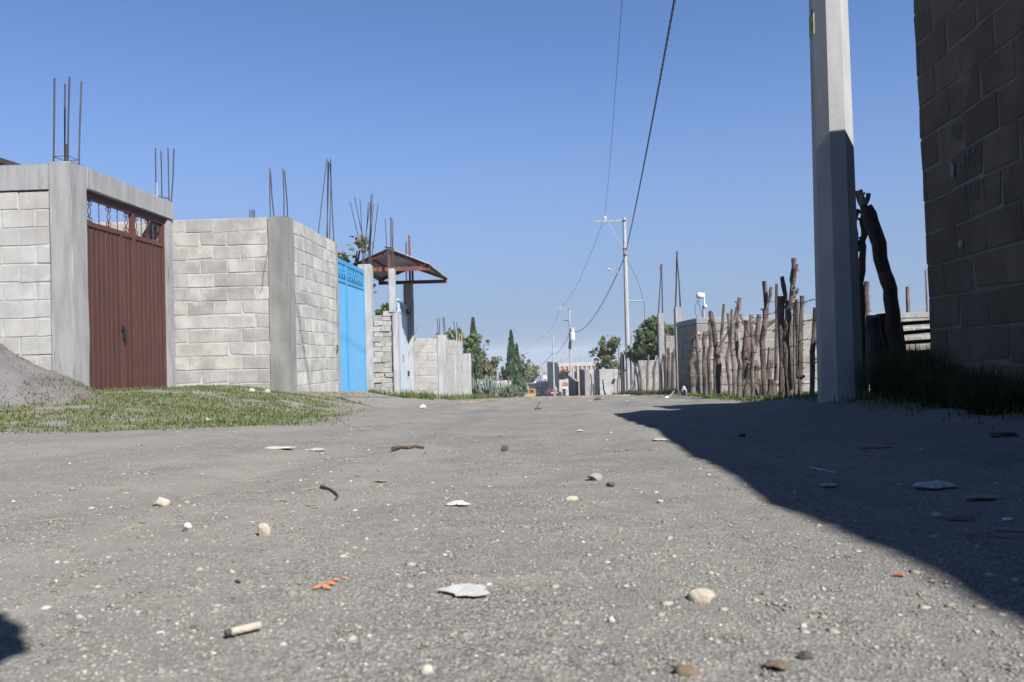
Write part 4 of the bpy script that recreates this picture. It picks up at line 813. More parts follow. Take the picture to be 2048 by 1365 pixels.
# ================================================================== FAR STREET
TR = thing('backhoe_loader', 'yellow backhoe loader facing the camera far down the street', 'loader', (float(at(1064, 793, 180)[0]), 180, float(gz0(-3, 180))))
ox, oy, oz = ORG[TR.name]; bx = lambda n, m_, x0, x1, y0, y1, z0, z1, par=TR: MB().box(ox+x0, ox+x1, oy+y0, oy+y1, oz+z0, oz+z1).build(n, m_, par)
bx('bonnet', 'yellow', -.65, .65, -1.2, .2, .75, 1.65); bx('grille', 'dark', -.42, .42, -1.23, -1.2, .85, 1.45)
mb = MB(); mb.prism([(-2.3, .05), (-1.75, .02), (-1.6, .35), (-1.7, .75), (-1.85, .78), (-1.85, .4), (-2.0, .2)], (ox-1.0, oy, oz), (0, 1, 0), (0, 0, 1), (2.0, 0, 0)); mb.build('bucket', 'yellow', TR)
for s_ in (-.8, .7): MB().bar((ox+s_+.05, oy-1.75, oz+.55), (ox+s_+.05, oy+.3, oz+1.5), .12, .2).build('loader_arm', 'yellow', TR)
cb = bx('cab', 'dark', -.62, .62, .2, 1.5, 1.3, 1.75)
for x in (-.6, .52): 
    for y in (.22, 1.42): bx('cab_post', 'dark', x, x+.07, y, y+.07, 1.75, 2.75, cb)
bx('roof', 'steel', -.7, .7, .1, 1.6, 2.75, 2.88, cb); bx('windscreen', 'glass', -.52, .52, .24, .25, 1.75, 2.74, cb); bx('seat', 'dark', -.25, .25, .9, 1.2, 1.75, 2.3, cb)
for x, y, r_, w_ in ((-.85, -.7, .42, .28), (.85, -.7, .42, .28), (-.9, 1.2, .68, .4), (.9, 1.2, .68, .4)): 
    wh = MB().tube([(ox+x-w_/2, oy+y, oz+r_), (ox+x-w_/2+.04, oy+y, oz+r_), (ox+x+w_/2-.04, oy+y, oz+r_), (ox+x+w_/2, oy+y, oz+r_)], [r_*.85, r_, r_, r_*.85], 16).build('wheel', 'tyre', TR); MB().tube([(ox+x-w_/2-.01, oy+y, oz+r_), (ox+x+w_/2+.01, oy+y, oz+r_)], r_*.5, 12).build('rim', 'yellow', wh)
def car(label, x, y, rz, paint):
    c = thing('parked_car', label, 'car', (x, y, float(gz0(x, y))), 'vehicles down the street'); z = ORG[c.name][2]
    prof = [(-1.95, .3), (-1.98, .62), (-1.85, .82), (-1.05, .92), (-.55, 1.38), (.75, 1.42), (1.45, .98), (1.9, .9), (1.98, .6), (1.93, .3)]
    mb = MB(); V = []; 
    for q_, sc_ in ((-.84, .97), (-.72, 1), (.72, 1), (.84, .97)):
        V += [(x+(q_*(.82 if b_ > 1.2 else 1)), y+a_*sc_, z+.3+(b_-.3)*sc_) for a_, b_ in prof]
    n = len(prof); mb.add(V, [tuple(range(n-1, -1, -1)), tuple(range(3*n, 4*n))]+[(k*n+i, k*n+(i+1) % n, (k+1)*n+(i+1) % n, (k+1)*n+i) for k in range(3) for i in range(n)]); mb.build('body', paint, c, smooth=False)
    MB().add([(x-.6, y-1.02, z+.95), (x+.6, y-1.02, z+.95), (x+.52, y-.6, z+1.35), (x-.52, y-.6, z+1.35)], [(0, 1, 2, 3)]).build('windscreen', 'glass', c)
    for s_ in (-1, 1):
        MB().add([(x+s_*.83, y-.85, z+.97), (x+s_*.83, y+1.1, z+.99), (x+s_*.72, y+.7, z+1.36), (x+s_*.72, y-.5, z+1.34)], [(0, 1, 2, 3)]).build('side_window', 'glass', c)
        MB().box(x+s_*.62-.16, x+s_*.62+.16, y-1.99, y-1.93, z+.6, z+.74).build('headlight', 'whitem', c)
        for yy in (-1.2, 1.25):
            wh = MB().tube([(x+s_*.86-.1, y+yy, z+.3), (x+s_*.86+.02, y+yy, z+.3)], .3, 16).build('wheel', 'tyre', c); MB().tube([(x+s_*.865-.09, y+yy, z+.3), (x+s_*.865+.03, y+yy, z+.3)], .18, 10).build('rim', 'steel', wh)
    MB().box(x-.7, x+.7, y-2.03, y-1.94, z+.32, z+.48).build('bumper', 'dark', c); c.rotation_euler.z = rz; return c
car('red car with bright highlight parked in front of the grey house corner', float(at(1105, 790, 158)[0]), 158, .25, 'redcar')
car('second red vehicle half hidden beside the pink house', float(at(1131, 790, 128)[0]), 128, 0, 'redcar')
car('dark car in the shaded gap beside the loader', float(at(1084, 790, 175)[0]), 175, 0, 'dark')
# person standing in the street
px_, py_ = float(at(1110.5, 790, 138)[0]), 138.; pz_ = float(gz0(px_, py_))
PS = thing('person', 'person in pale clothes standing in the road by the red car', 'person', (px_, py_, pz_))
mb = MB(); V3 = lambda x, y, z: (px_+x, py_+y, pz_+z)
mb.tube([V3(0, 0, .85), V3(0, 0, 1.0), V3(0, 0, 1.2), V3(0, 0, 1.38), V3(0, 0, 1.46), V3(0, 0, 1.52)], [.15, .16, .17, .18, .09, .06], 12); mb.tube([V3(0, 0, 1.5), V3(0, -.01, 1.56), V3(0, -.01, 1.64), V3(0, 0, 1.72), V3(0, 0, 1.75)], [.06, .085, .1, .08, .03], 10)
for s_ in (-1, 1):
    mb.tube([V3(s_*.09, 0, .95), V3(s_*.1, -.02, .5), V3(s_*.11, 0, .1)], [.1, .07, .05], 10); mb.tube([V3(s_*.11, .03, .05), V3(s_*.12, -.16, .04)], [.05, .04], 8)
    mb.tube([V3(s_*.18, 0, 1.38), V3(s_*.25, .01, 1.1), V3(s_*.24, -.07, .85), V3(s_*.24, -.09, .76)], [.065, .05, .04, .035], 8)
bo = mb.build('body', 'tan', PS); md = bo.modifiers.new('fuse', 'REMESH'); md.mode = 'VOXEL'; md.voxel_size = .025; md.use_smooth_shade = True
MB().tube([V3(0, .02, 1.6), V3(0, .02, 1.7), V3(0, .01, 1.77)], [.108, .1, .04], 10).build('hair', 'dark', PS)
MB().tube([V3(0, 0, .86), V3(0, 0, .98)], [.165, .168], 12).build('belt', 'dark', PS)
# houses
GH = thing('grey_house', 'grey rendered house with a dark shaded side wall behind the farthest pole', 'house', (2, 175, -9))
gx = float(at(1116, 760, 168)[0]); zt_ = float(at(1110, 726, 168)[2])
xk = float(at(1095, 760, 200)[0])
mb = MB(); mb.add([(x, y, z) for z in (-11, zt_) for x, y in ((gx, 168), (gx+1.2, 168), (gx+1.2, 200), (xk, 200))], [(3, 2, 1, 0), (4, 5, 6, 7), (0, 1, 5, 4), (1, 2, 6, 5), (2, 3, 7, 6), (3, 0, 4, 7)]); mb.build('side_wall', 'greyr', GH)
MB().box(gx-.02, gx+.5, 167.8, 167.99, -11, zt_-.1).build('corner_pillar', 'conc', GH); MB().bar((gx*.6+xk*.4-.06, 180.8, -7.9), (gx*.5+xk*.5-.06, 184, -7.9), .1, 2.6).build('side_door', 'dark', GH)
PH = thing('pink_house', 'pink unfinished house with white parapet and a row of rebar on its roof', 'house', (5, 124, -6))
xa, xb = float(at(1117, 760, 122)[0]), float(at(1192, 760, 122)[0]); zp = float(at(1150, 727, 122)[2]); zw = float(at(1150, 733, 122)[2])
cpillar(PH, xa, xb, 122, 132, -7.5, zw, 'pink', 'wall'); cpillar(PH, xa, xb, 121.9, 132, zw+.003, zp, 'cream', 'parapet')
for u in np.linspace(1119, 1190, 9): x = float(at(u, 760, 121.8)[0]); cpillar(PH, x, x+.22, 121.8, 121.995, -7.5, zw-.003, 'cream', 'column')
for u in (1127, 1146, 1160, 1176): x = float(at(u, 760, 121.9)[0]); f_ = MB().box(x, x+.75, 121.93, 121.99, zw-1.9, zw-.7).build('window', 'steel', PH); MB().box(x+.06, x+.69, 121.9, 121.935, zw-1.84, zw-.76).build('pane', 'glass', f_)
cpillar(PH, xa, xa+1.6, 117.5, 121.85, -7.5, float(at(1120, 760, 118)[2]), 'cream', 'porch_wall'); mb = MB(); q_ = float(at(1125, 742, 118)[2]); mb.prism([(-.1, 0), (.75, .4), (1.7, .1), (1.7, -.02), (.75, .25), (-.1, -.12)], (xa, 117.3, q_-.2), (1, 0, 0), (0, 0, 1), (0, 4.4, 0)); mb.build('porch_roof', 'rust', PH)
MB().box(xa+.5, xa+.95, 117.44, 117.5, -7, -4.6).build('door', 'dark', PH)
for u in np.concatenate([np.linspace(1097, 1116, 4), np.linspace(1122, 1192, 15)]):
    u = u+random.uniform(-1.5, 1.5); Y = 122.2; b = at(u, 728, Y)
    if u > 1117: rebars(PH, [(b[0], Y, zp-.1)], [(b[0]+random.uniform(-.05, .05), Y, zp+random.uniform(.5, 1.2))], .02)
SG = thing('road_sign', 'small red and white sign on a post by the second red vehicle', 'sign', (float(at(1130, 790, 119)[0]), 116.5, -5.7)); x = ORG[SG.name][0]
MB().tube([(x, 116.5, -6), (x, 116.5, float(at(1130, 766, 116.5)[2]))], .04, 6).build('post', 'steel', SG); zc = float(at(1130, 769, 116.5)[2]); MB().prism([(-.4, -.3), (.4, -.3), (.4, .22), (.3, .3), (-.3, .3), (-.4, .22)], (x, 116.44, zc), (1, 0, 0), (0, 0, 1), (0, .03, 0)).build('board', 'redsign', SG)
MB().box(x-.36, x+.36, 116.41, 116.435, zc-.62, zc-.38).build('white_plate', 'whitem', SG)
OS = thing('painted_board', 'orange and white painted board above the dark gap left of the grey house', 'sign', (float(at(1091, 790, 150)[0]), 150, -7.5)); x = ORG[OS.name][0]
MB().box(x-.08, x+.08, 150.1, 150.2, -7.8, float(at(1091, 758, 150)[2])).build('post', 'dark', OS); za, zb_, zc = (float(at(1091, v, 150)[2]) for v in (758, 751, 744)); MB().box(x-.35, x+.3, 150, 150.08, za, zb_).build('white_half', 'whitem', OS); MB().box(x-.45, x+.3, 150, 150.09, zb_+.003, zc).build('orange_half', 'orange', OS)
SW = thing('street_shop', 'dark shopfront with white awning at the far end of the street', 'building', (float(at(1085, 790, 200)[0]), 202, -10)); x = ORG[SW.name][0]
cpillar(SW, x-2.2, x+2, 200, 206, -11, float(at(1085, 764, 200)[2]), 'greyr', 'wall'); MB().bar((x-1.9, 199.2, float(at(1085, 764, 200)[2])), (x+.2, 199.2, float(at(1085, 764, 200)[2])), 1.6, .5).build('awning', 'whitem', SW); MB().box(x-1.6, x-.2, 199.93, 199.99, -10.2, -7.6).build('doorway', 'dark', SW)
WP = tag(MB().tube([at(1081, 775, 198), at(1080, 738, 198)], [.12, .09], 8).build('white_post', 'whitem'), 'thin white post above the awning at the street end', 'post')
# ================================================================== GRASS AND GRAVEL (uncountable)
def blades(P, h, w_, bend=.5):
    n = len(P); a = RNG.uniform(0, 6.283, n); s = np.stack([np.cos(a), np.sin(a), np.zeros(n)], 1); d = np.stack([-np.sin(a), np.cos(a), np.zeros(n)], 1)*RNG.normal(0, bend, n)[:, None]
    h = h[:, None]; w_ = (w_*np.ones(n))[:, None]; up = np.array([[0, 0, 1.]])
    m1 = P+d*h*.3+up*h*.6; tp = P+d*h*1.0+up*h*(1-.25*np.abs(d).sum(1)[:, None].clip(0, 1.5))
    V = np.stack([P-s*w_, P+s*w_, m1-s*w_*.7, m1+s*w_*.7, tp], 1).reshape(-1, 3); k = np.arange(n)[:, None]*5
    return V, np.concatenate([k+[0, 1, 2], k+[1, 3, 2], k+[2, 3, 4]], 0)
def scatter(n, x0, x1, y0, y1, dens):
    X = RNG.uniform(x0, x1, n); Y = RNG.uniform(y0, y1, n); k = RNG.uniform(0, 1, n) < dens(X, Y); return X[k], Y[k]
def inside(X, Y): # plan areas taken by walls
    return ((X < -5.4) & (Y > YA-.02)) | ((X < XB+.05) & (Y > YB-.03)) | ((X < XE+.15) & (Y > 17.8))
def dl(X, Y):
    e = 5.55+.33*(X+3.7); d = ss(Y, e, e+.7)*ss(-1.6-.15*(Y-6.3)-X, -.1, .9); n = fbm(X*1.3, Y*1.9, 11); n2 = fbm(X*5, Y*7, 13)
    d = d*(ss(n*.6+n2*.55, .36, .54)); d = d*(1-.95*ss(.34-np.abs(Y-(10.35+.32*(X+5.4))), 0, .22)*ss(X, -6.6, -5.4))
    d = d*(1-ss(Y, 11.4, 12.1)*ss(X, -5.2, -4.8)*.85)*(1-ss(mound_h(X, Y), .12, .35)*.9)
    return np.where(inside(X, Y) | (Y > 16), 0, d)
X, Y = scatter(260000, -9.5, -1.2, 5.0, 16, dl); Z = topz(X, Y)
V, Fs = blades(np.stack([X, Y, Z-.004], 1), RNG.gamma(3, .0072, len(X))*(.5+fbm(X*3, Y*3, 51))+.008, .0034, 1.0)
tag(bulk('verge_grass', V, Fs, 'grass'), 'short trampled green grass on the left verge', 'grass')
def dv(X, Y): return np.where(inside(X, Y) | ((X < -2.55) & (Y > 22.2)), 0, ss(fbm(X*1.5, Y*.5, 17), .36, .6)*ss(-1.75-X, 0, .5))
X, Y = scatter(52000, -4.3, -1.4, 17.2, 48, dv); V, Fs = blades(np.stack([X, Y, gz(X, Y)-.01], 1), RNG.gamma(4, .025, len(X))+.02, .008, .6)
tag(bulk('verge_grass', V, Fs, 'grass'), 'thin green grass below the canopy and agaves', 'grass')
def dr(X, Y):
    lim = 2.25+.06*(Y-6); n = fbm(X*1.4, Y*1.4, 19)*.6+fbm(X*6, Y*6, 23)*.5; return ss(X-lim, -.25, .5)*ss(n, .36, .52)*np.where((X > 2.55+.076*(Y-5.77)) & (Y < 5.9), 0, 1)
X, Y = scatter(150000, 1.5, 5.2, 3.3, 19.9, dr); V, Fs = blades(np.stack([X, Y, gz(X, Y)-.004], 1), RNG.gamma(3, .011, len(X))+.01, .0045, .9)
tag(bulk('fence_grass', V, Fs, 'grass'), 'short grass along the foot of the stake fence', 'grass')
X, Y = scatter(16000, 2.6, 5.0, 19, 44, lambda X, Y: ss(X, 2.9+.02*(Y-20), 3.6)*ss(fbm(X, Y, 29), .38, .55)); V, Fs = blades(np.stack([X, Y, gz(X, Y)-.01], 1), RNG.gamma(4, .03, len(X))+.02, .008, .6)
tag(bulk('fence_grass', V, Fs, 'grassD'), 'darker grass below the loose stakes and rebar pillars', 'grass')
# tall shaded grass tuft at the building corner
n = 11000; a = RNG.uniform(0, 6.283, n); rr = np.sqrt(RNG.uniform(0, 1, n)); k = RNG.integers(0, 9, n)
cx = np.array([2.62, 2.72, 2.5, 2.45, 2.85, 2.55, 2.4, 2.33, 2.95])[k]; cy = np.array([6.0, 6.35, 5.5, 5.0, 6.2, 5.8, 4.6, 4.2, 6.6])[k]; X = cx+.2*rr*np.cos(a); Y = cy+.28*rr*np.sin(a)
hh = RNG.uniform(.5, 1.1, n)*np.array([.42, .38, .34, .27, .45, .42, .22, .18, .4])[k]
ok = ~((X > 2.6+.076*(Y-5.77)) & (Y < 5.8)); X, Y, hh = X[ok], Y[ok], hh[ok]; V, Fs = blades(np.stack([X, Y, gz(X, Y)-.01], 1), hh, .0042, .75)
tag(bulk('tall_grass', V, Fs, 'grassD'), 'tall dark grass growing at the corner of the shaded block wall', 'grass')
# gravel on the road: little faceted stones
ico = np.array([(0, 0, 1), (.894, 0, .447), (.276, .851, .447), (-.724, .526, .447), (-.724, -.526, .447), (.276, -.851, .447), (.724, .526, -.447), (-.276, .851, -.447), (-.894, 0, -.447), (-.276, -.851, -.447), (.724, -.526, -.447), (0, 0, -1)])
icf = np.array([(0, 1, 2), (0, 2, 3), (0, 3, 4), (0, 4, 5), (0, 5, 1), (1, 6, 2), (2, 7, 3), (3, 8, 4), (4, 9, 5), (5, 10, 1), (6, 7, 2), (7, 8, 3), (8, 9, 4), (9, 10, 5), (10, 6, 1), (11, 7, 6), (11, 8, 7), (11, 9, 8), (11, 10, 9), (11, 6, 10)])
def pebbles(name, n, mt, smin, smax, ymin, ymax, label, p=2.6):
    Y = np.exp(RNG.uniform(math.log(ymin), math.log(ymax), n)); X = (RNG.uniform(-.72, .66, n))*(Y+.15); s = smin+(smax-smin)*RNG.uniform(0, 1, n)**p*(.6+.4*np.minimum(Y/2, 2)); s = s[:, None, None]
    k = (X > -3.4-.0*Y) & (X < 2.6); X, Y, s = X[k], Y[k], s[k]; n = len(X)
    V = ico[None]*RNG.uniform(.72, 1.2, (n, 12, 1))*s*np.stack([RNG.uniform(.7, 1.5, n), RNG.uniform(.7, 1.3, n), RNG.uniform(.45, .8, n)], 1)[:, None, :]
    a = RNG.uniform(0, 6.283, n); c, q_ = np.cos(a)[:, None], np.sin(a)[:, None]; V = np.stack([V[..., 0]*c-V[..., 1]*q_, V[..., 0]*q_+V[..., 1]*c, V[..., 2]], -1)
    V = V+np.stack([X, Y, gz(X, Y)-s[:, 0, 0]*.1], 1)[:, None, :]; tag(bulk(name, V.reshape(-1, 3), (icf[None]+np.arange(n)[:, None, None]*12).reshape(-1, 3), mt), label, 'gravel')
def peb_mat(name, stops):
    M, t, p, L = mk(name); g = nd(t, 'ShaderNodeNewGeometry'); L(ramp(t, g.outputs['Random Per Island'], stops), p.inputs['Base Color']); p.inputs['Roughness'].default_value = .95; p.inputs['Specular IOR Level'].default_value = .15; MT[name] = M
peb_mat('pebG', [(0, (.07, .067, .063)), (.45, (.125, .12, .112)), (.75, (.18, .168, .152)), (1, (.24, .218, .19))]); peb_mat('pebC', [(0, (.13, .105, .08)), (.4, (.18, .152, .118)), (.8, (.22, .198, .168)), (1, (.3, .29, .275))])
pebbles('fine_gravel', 60000, 'pebG', .0009, .0024, .45, 5.5, 'fine grey volcanic gravel over the road')
pebbles('pale_gravel', 24000, 'pebC', .0009, .0032, .45, 7, 'scattered cream coloured grit on the road', 3.2)
pebbles('coarse_gravel', 2000, 'pebC', .0022, .008, .7, 11, 'larger tan pebbles strewn over the road', 3.0)
# straw litter across the road and on the verges
def straw(name, n, x0, x1, y0, y1, dens, L0, r_, label, mt='straw'):
    X, Y = scatter(n, x0, x1, y0, y1, dens); n = len(X); a = RNG.uniform(0, 3.14, n); L_ = L0*RNG.uniform(.4, 1.5, n); d = np.stack([np.cos(a)*L_, np.sin(a)*L_, RNG.normal(0, .06, n)*L_], 1); s = np.stack([-np.sin(a), np.cos(a), 0*a], 1)*r_; u_ = np.array([[0, 0, r_*1.6]])
    c = np.stack([X, Y, topz(X, Y)+r_], 1); V = np.stack([c-d-s, c-d+s, c-d+u_, c+d-s, c+d+s, c+d+u_], 1).reshape(-1, 3); k = np.arange(n)[:, None]*6
    tag(bulk(name, V, np.concatenate([k+[0, 1, 4], k+[0, 4, 3], k+[1, 2, 5], k+[1, 5, 4], k+[2, 0, 3], k+[2, 3, 5]], 0), mt), label, 'straw')
straw('straw_litter', 3600, -1.6, 2.6, 13, 27, lambda X, Y: ss(.9-np.abs(Y-(18.5+1.6*X))/2.6, 0, .5)*ss(fbm(X*1.1, Y*.7, 41), .42, .6), .09, .006, 'brown straw strewn across the road beyond the shadow')
straw('straw_litter', 1500, -8, -1, 5.2, 12, lambda X, Y: ss(fbm(X*1.3, Y*1.3, 43), .45, .6)*np.where(inside(X, Y), 0, 1), .06, .0025, 'dry straw caught in the left verge grass')
straw('straw_litter', 700, -2.6, 2.2, 1.0, 5.5, lambda X, Y: ss(fbm(X*1.3, Y*1.3, 47), .4, .62), .02, .0012, 'small straw bits on the near road')
straw('straw_litter', 900, 2.2, 5, 17, 40, lambda X, Y: ss(fbm(X*1.3, Y*1.3, 49), .45, .6), .09, .006, 'straw and rubbish at the foot of the loose stakes')
# ================================================================== SINGLE STONES AND LITTER
def stone(label, u, v, wpx, hpx, mt, name='stone', cat='stone', lift=.3, dark=False, asp=.8):
    p = gp(u, v+hpx*.35); D = float(np.linalg.norm(p-CAM)); rx = wpx/2/F_PX*D; rz = hpx/2/F_PX*D*1.15
    import bmesh
    bm = bmesh.new(); bmesh.ops.create_icosphere(bm, subdivisions=3, radius=1); sd_ = random.random()*50
    cuts = [(Vector([random.gauss(0, 1) for _ in range(3)]).normalized(), random.uniform(.55, .85)) for _ in range(7)]
    for q_ in bm.verts:
        c = q_.co.copy()
        for nn, dd in cuts:
            e = c.dot(nn)-dd
            if e > 0: c -= nn*e*.92
        c *= 1+.1*(float(fbm(c.x*2.5+sd_, c.y*2.5+c.z*1.7, 3))-.5); q_.co = Vector((c.x*rx*1.12, c.y*rx*asp, c.z*rz*1.1))
    me = bpy.data.meshes.new(name); bm.to_mesh(me); bm.free(); me.materials.append(MT[mt]); o = link(name, me, None, (p[0], p[1], float(gz(p[0], p[1]))+rz*lift)); o.rotation_euler.z = random.uniform(-.4, .4); return tag(o, label, cat, 'stones and litter on the road')
stone('cream stone, the roundest pale one on the near left road', 527, 1063, 26, 27, 'stoneP', lift=.5)
stone('flat tan stone on the left road with a dark notch', 323, 1004, 30, 19, 'stoneP', lift=.4)
stone('small white stone left of the cream stone', 375, 1056, 15, 17, 'paper', lift=.5)
stone('white speckled stone in a sandy patch on the near right road', 1403, 1190, 48, 28, 'stoneP', lift=.2)
stone('dark sided small stone in the middle of the road', 1010, 898, 14, 13, 'stoneD', lift=.5)
stone('grey angular stone, the largest in mid road', 1192, 955, 34, 15, 'stoneG', lift=.5)
stone('dark lump lying right of the grey angular stone', 1222, 970, 18, 11, 'stoneD', lift=.4)
stone('flat tan stone chip below the grey angular stone', 1143, 997, 28, 10, 'stoneP', lift=.3)
stone('tan stone right of the flat chip', 1322, 1003, 14, 11, 'stoneP', lift=.4)
stone('pale stone straight below the middle of the road', 855, 1340, 26, 18, 'stoneP', lift=.3)
stone('cream pebble low on the right road', 1607, 1256, 14, 12, 'paper', lift=.5)
stone('round cream pebble below centre', 1222, 1240, 16, 12, 'paper', lift=.5)
stone('brown crumb of dirt at the lower edge', 1370, 1340, 40, 22, 'leafdry', lift=.2, name='dirt_clod', cat='clod')
stone('dark lump on the lower right road', 1610, 1312, 24, 18, 'stoneD', lift=.3)
stone('dark stone lying in the shade at the far right', 2003, 871, 46, 13, 'stoneD', lift=.4)
stone('tan stone in the shade below the crumpled paper', 1872, 1031, 20, 11, 'stoneP', lift=.4)
stone('brown dung heap at the far edge of the road', 1196, 798, 14, 7, 'twig', lift=.3, name='dung_heap', cat='dung')
stone('small brown lump in the shadow by its left tip', 1484, 871, 15, 8, 'stoneD', lift=.4)
stone('pale round stone in the left verge grass', 417, 841, 11, 8, 'paper', lift=.6)
stone('dark stone at the left edge of the road', 1145-860, 889, 9, 6, 'stoneG', lift=.5)
stone('white rock at the foot of the stained pillar', 503, 782, 13, 9, 'stoneP', lift=.4)
stone('second pale rock against the stained pillar', 533, 783, 14, 11, 'stoneP', lift=.4)
def crumple(label, u, v, wpx, hpx, mt, name, cat, flat=.5, seed=1, build=True, sc=.88):
    """crumpled thin sheet: rings of points with a ragged outline, folded into sharp ridges, with thickness"""
    wpx *= sc; hpx *= .65; R2 = random.Random(seed); p = gp(u, v+hpx*.4); D = float(np.linalg.norm(p-CAM)); W_ = wpx/F_PX*D; H_ = hpx/F_PX*D; n, m_ = 6, 20; V = []
    ph = [R2.uniform(0, 6.28) for _ in range(5)]; fd = [(R2.uniform(0, 3.14), R2.uniform(3, 8), R2.uniform(0, 6)) for _ in range(4)]; zg = float(gz(p[0], p[1]))
    for i in range(n):
        for j in range(m_):
            t = 6.283*j/m_; q = (i+.15)/(n-.85); o = .5*(1+.16*math.sin(2*t+ph[0])+.13*math.sin(3*t+ph[1])+.1*math.sin(5*t+ph[2])+.07*math.sin(9*t+ph[3])); a, b = q*o*math.cos(t), q*o*math.sin(t)
            h = sum(abs(math.sin((a*math.cos(e)+b*math.sin(e))*f+g)) for e, f, g in fd)/4; h = h*(1-.75*q*q)*(1.25-flat)+.12*R2.random()
            V.append((p[0]+a*W_, p[1]+b*W_*.75, zg+.0025+H_*max(.02, h)))
    k = n*m_; V += [(x, y, z+.001) for x, y, z in V]; Fs = [(i*m_+j, i*m_+(j+1) % m_, (i+1)*m_+(j+1) % m_, (i+1)*m_+j) for i in range(n-1) for j in range(m_)]+[tuple(range(m_-1, -1, -1))]
    Fs += [tuple(q+k for q in f[::-1]) for f in Fs]; e = (n-1)*m_; Fs += [(e+j, e+(j+1) % m_, e+k+(j+1) % m_, e+k+j) for j in range(m_)]
    return tag(MB().add(V, Fs).build(name, mt), label, cat, 'stones and litter on the road') if build else (V, Fs)
crumple('crumpled white paper scrap left of mid road', 917, 1009, 46, 16, 'paper', 'paper_scrap', 'litter', .3, 3)
crumple('flat white paper strip far left on the road', 555, 896, 62, 8, 'paper', 'paper_strip', 'litter', .6, 4)
crumple('ragged pale paper beside the flat strip', 632, 900, 40, 10, 'film', 'paper_scrap', 'litter', .5, 14)
crumple('torn grey white plastic film on the near road', 932, 1184, 108, 10, 'paper', 'plastic_film', 'litter', .9, 5)
crumple('small crumpled white bag on the far left road', 846, 814, 15, 11, 'whitem', 'plastic_bag', 'litter', .2, 6)
crumple('crumpled white paper lying in the building shadow', 1868, 972, 74, 26, 'paper', 'paper_scrap', 'litter', .25, 7)
crumple('folded pale scrap in shadow left of the crumpled paper', 1658, 972, 30, 10, 'paper', 'paper_scrap', 'litter', .4, 8)
crumple('pale scrap on the edge of the shadow', 1320, 880, 34, 9, 'film', 'paper_scrap', 'litter', .5, 9)
crumple('small white scrap left of the shadow edge', 1160, 862, 16, 5, 'paper', 'paper_scrap', 'litter', .5, 10)
crumple('tiny white scrap at the right edge in shade', 2014, 1042, 16, 9, 'whitem', 'paper_scrap', 'litter', .4, 11)
crumple('yellow chip of plastic in mid road', 762, 963, 30, 6, 'straw', 'plastic_chip', 'litter', .7, 12)
b = gp(648, 1176); OP = thing('orange_peel', 'shreds of orange peel on the near road', 'litter', (b[0], b[1], float(gz(b[0], b[1]))), 'stones and litter on the road')
for k, (u, v, w_, h_) in enumerate(((645, 1176, 26, 10), (660, 1170, 24, 9), (632, 1180, 16, 6), (672, 1164, 14, 6), (655, 1180, 18, 7), (598, 1170, 7, 4), (690, 1160, 9, 4))): MB().add(*crumple('', u, v, w_, h_, 'peel', '', '', .5, 60+k, False)).build('shred', 'peel', OP)
crumple('white rubbish bag by the far grass edge', 1336, 795, 14, 9, 'whitem', 'plastic_bag', 'litter', .2, 15)
crumple('pale blue film beside the braced pole foot', 1250, 791, 16, 6, 'film', 'plastic_film', 'litter', .4, 16)
crumple('brown dry leaf lying in shade at the right', 1922, 1040, 50, 12, 'leafdry', 'dry_leaf', 'leaf', .5, 17)
crumple('tan dry leaf curled in shade near the right edge', 1962, 996, 52, 14, 'straw', 'dry_leaf', 'leaf', .5, 18)
crumple('curled brown leaf on the lower right road', 1555, 1335, 50, 16, 'leafdry', 'dry_leaf', 'leaf', .5, 19)
crumple('bluish scrap among the far pebbles', 824, 870, 12, 4, 'bluel', 'plastic_chip', 'litter', .6, 20)
for k, (u, v, w_) in enumerate(((1205, 797, 6), (1180, 802, 10), (1253, 802, 8), (1148, 813, 5), (1265, 797, 9))): crumple(['white scrap beside the dung heap', 'white litter on the road below the dung heap', 'white scraps below the braced pole', 'tiny white scrap in the far road', 'pale rubbish right of the braced pole'][k], u, v, w_*.9, 3.5, 'film', 'paper_scrap', 'litter', .4, 30+k)
def twig(label, pts, rpx, mt, name='twig', lift=None, cat='twig'):
    B_ = [gp(u, v) for u, v in (pts if lift is None else pts[:1])]; D = float(np.linalg.norm(B_[0]-CAM)); r_ = rpx/F_PX*D
    P = [Vector((b[0], b[1], float(gz(b[0], b[1]))+r_)) for b in B_] if lift is None else [Vector(at(u, v, B_[0][1])) for u, v in pts]
    Q = []
    for i in range(len(P)-1): Q += [P[i].lerp(P[i+1], k/3) for k in range(3)]
    Q.append(P[-1]); return tag(MB().tube(Q, [r_*(1.1-.5*i/len(Q))*random.uniform(.85, 1.15) for i in range(len(Q))], 7, jit=.1).build(name, mt), label, cat, 'stones and litter on the road')
twig('curved brown twig on the left road', [(643, 976), (660, 982), (672, 990), (676, 996), (671, 1003)], 2.6, 'twig')
twig('dark flattened corn husk in mid road', [(786, 902), (800, 899), (815, 900), (830, 897), (848, 900)], 4, 'twig', 'dry_husk')
twig('short upright stick standing in the far road', [(1073, 818), (1076, 811), (1080, 803)], 1.6, 'leafdry', 'stick', lift=True)
twig('small dark foot lying under the upright stick', [(1070, 820), (1076, 819), (1083, 819)], 1.6, 'twig')
twig('little brown splinter on the left road', [(550, 1003), (560, 1003), (575, 1004)], 2, 'straw', 'splinter')
twig('long straw stalk at the right edge in shade', [(1930, 1070), (1990, 1076), (2046, 1080)], 2.2, 'straw', 'straw_stalk', cat='straw')
twig('thick pale stalk at the right edge above the long straw', [(1995, 1064), (2046, 1066)], 4, 'straw', 'straw_stalk', cat='straw')
twig('pale thin stick lying just inside the shadow', [(1620, 938), (1650, 944), (1672, 949)], 2, 'paper', 'stick')
twig('brown stick lying in the middle of the shadow', [(1725, 899), (1765, 898), (1785, 897)], 1.8, 'leafdry', 'stick')
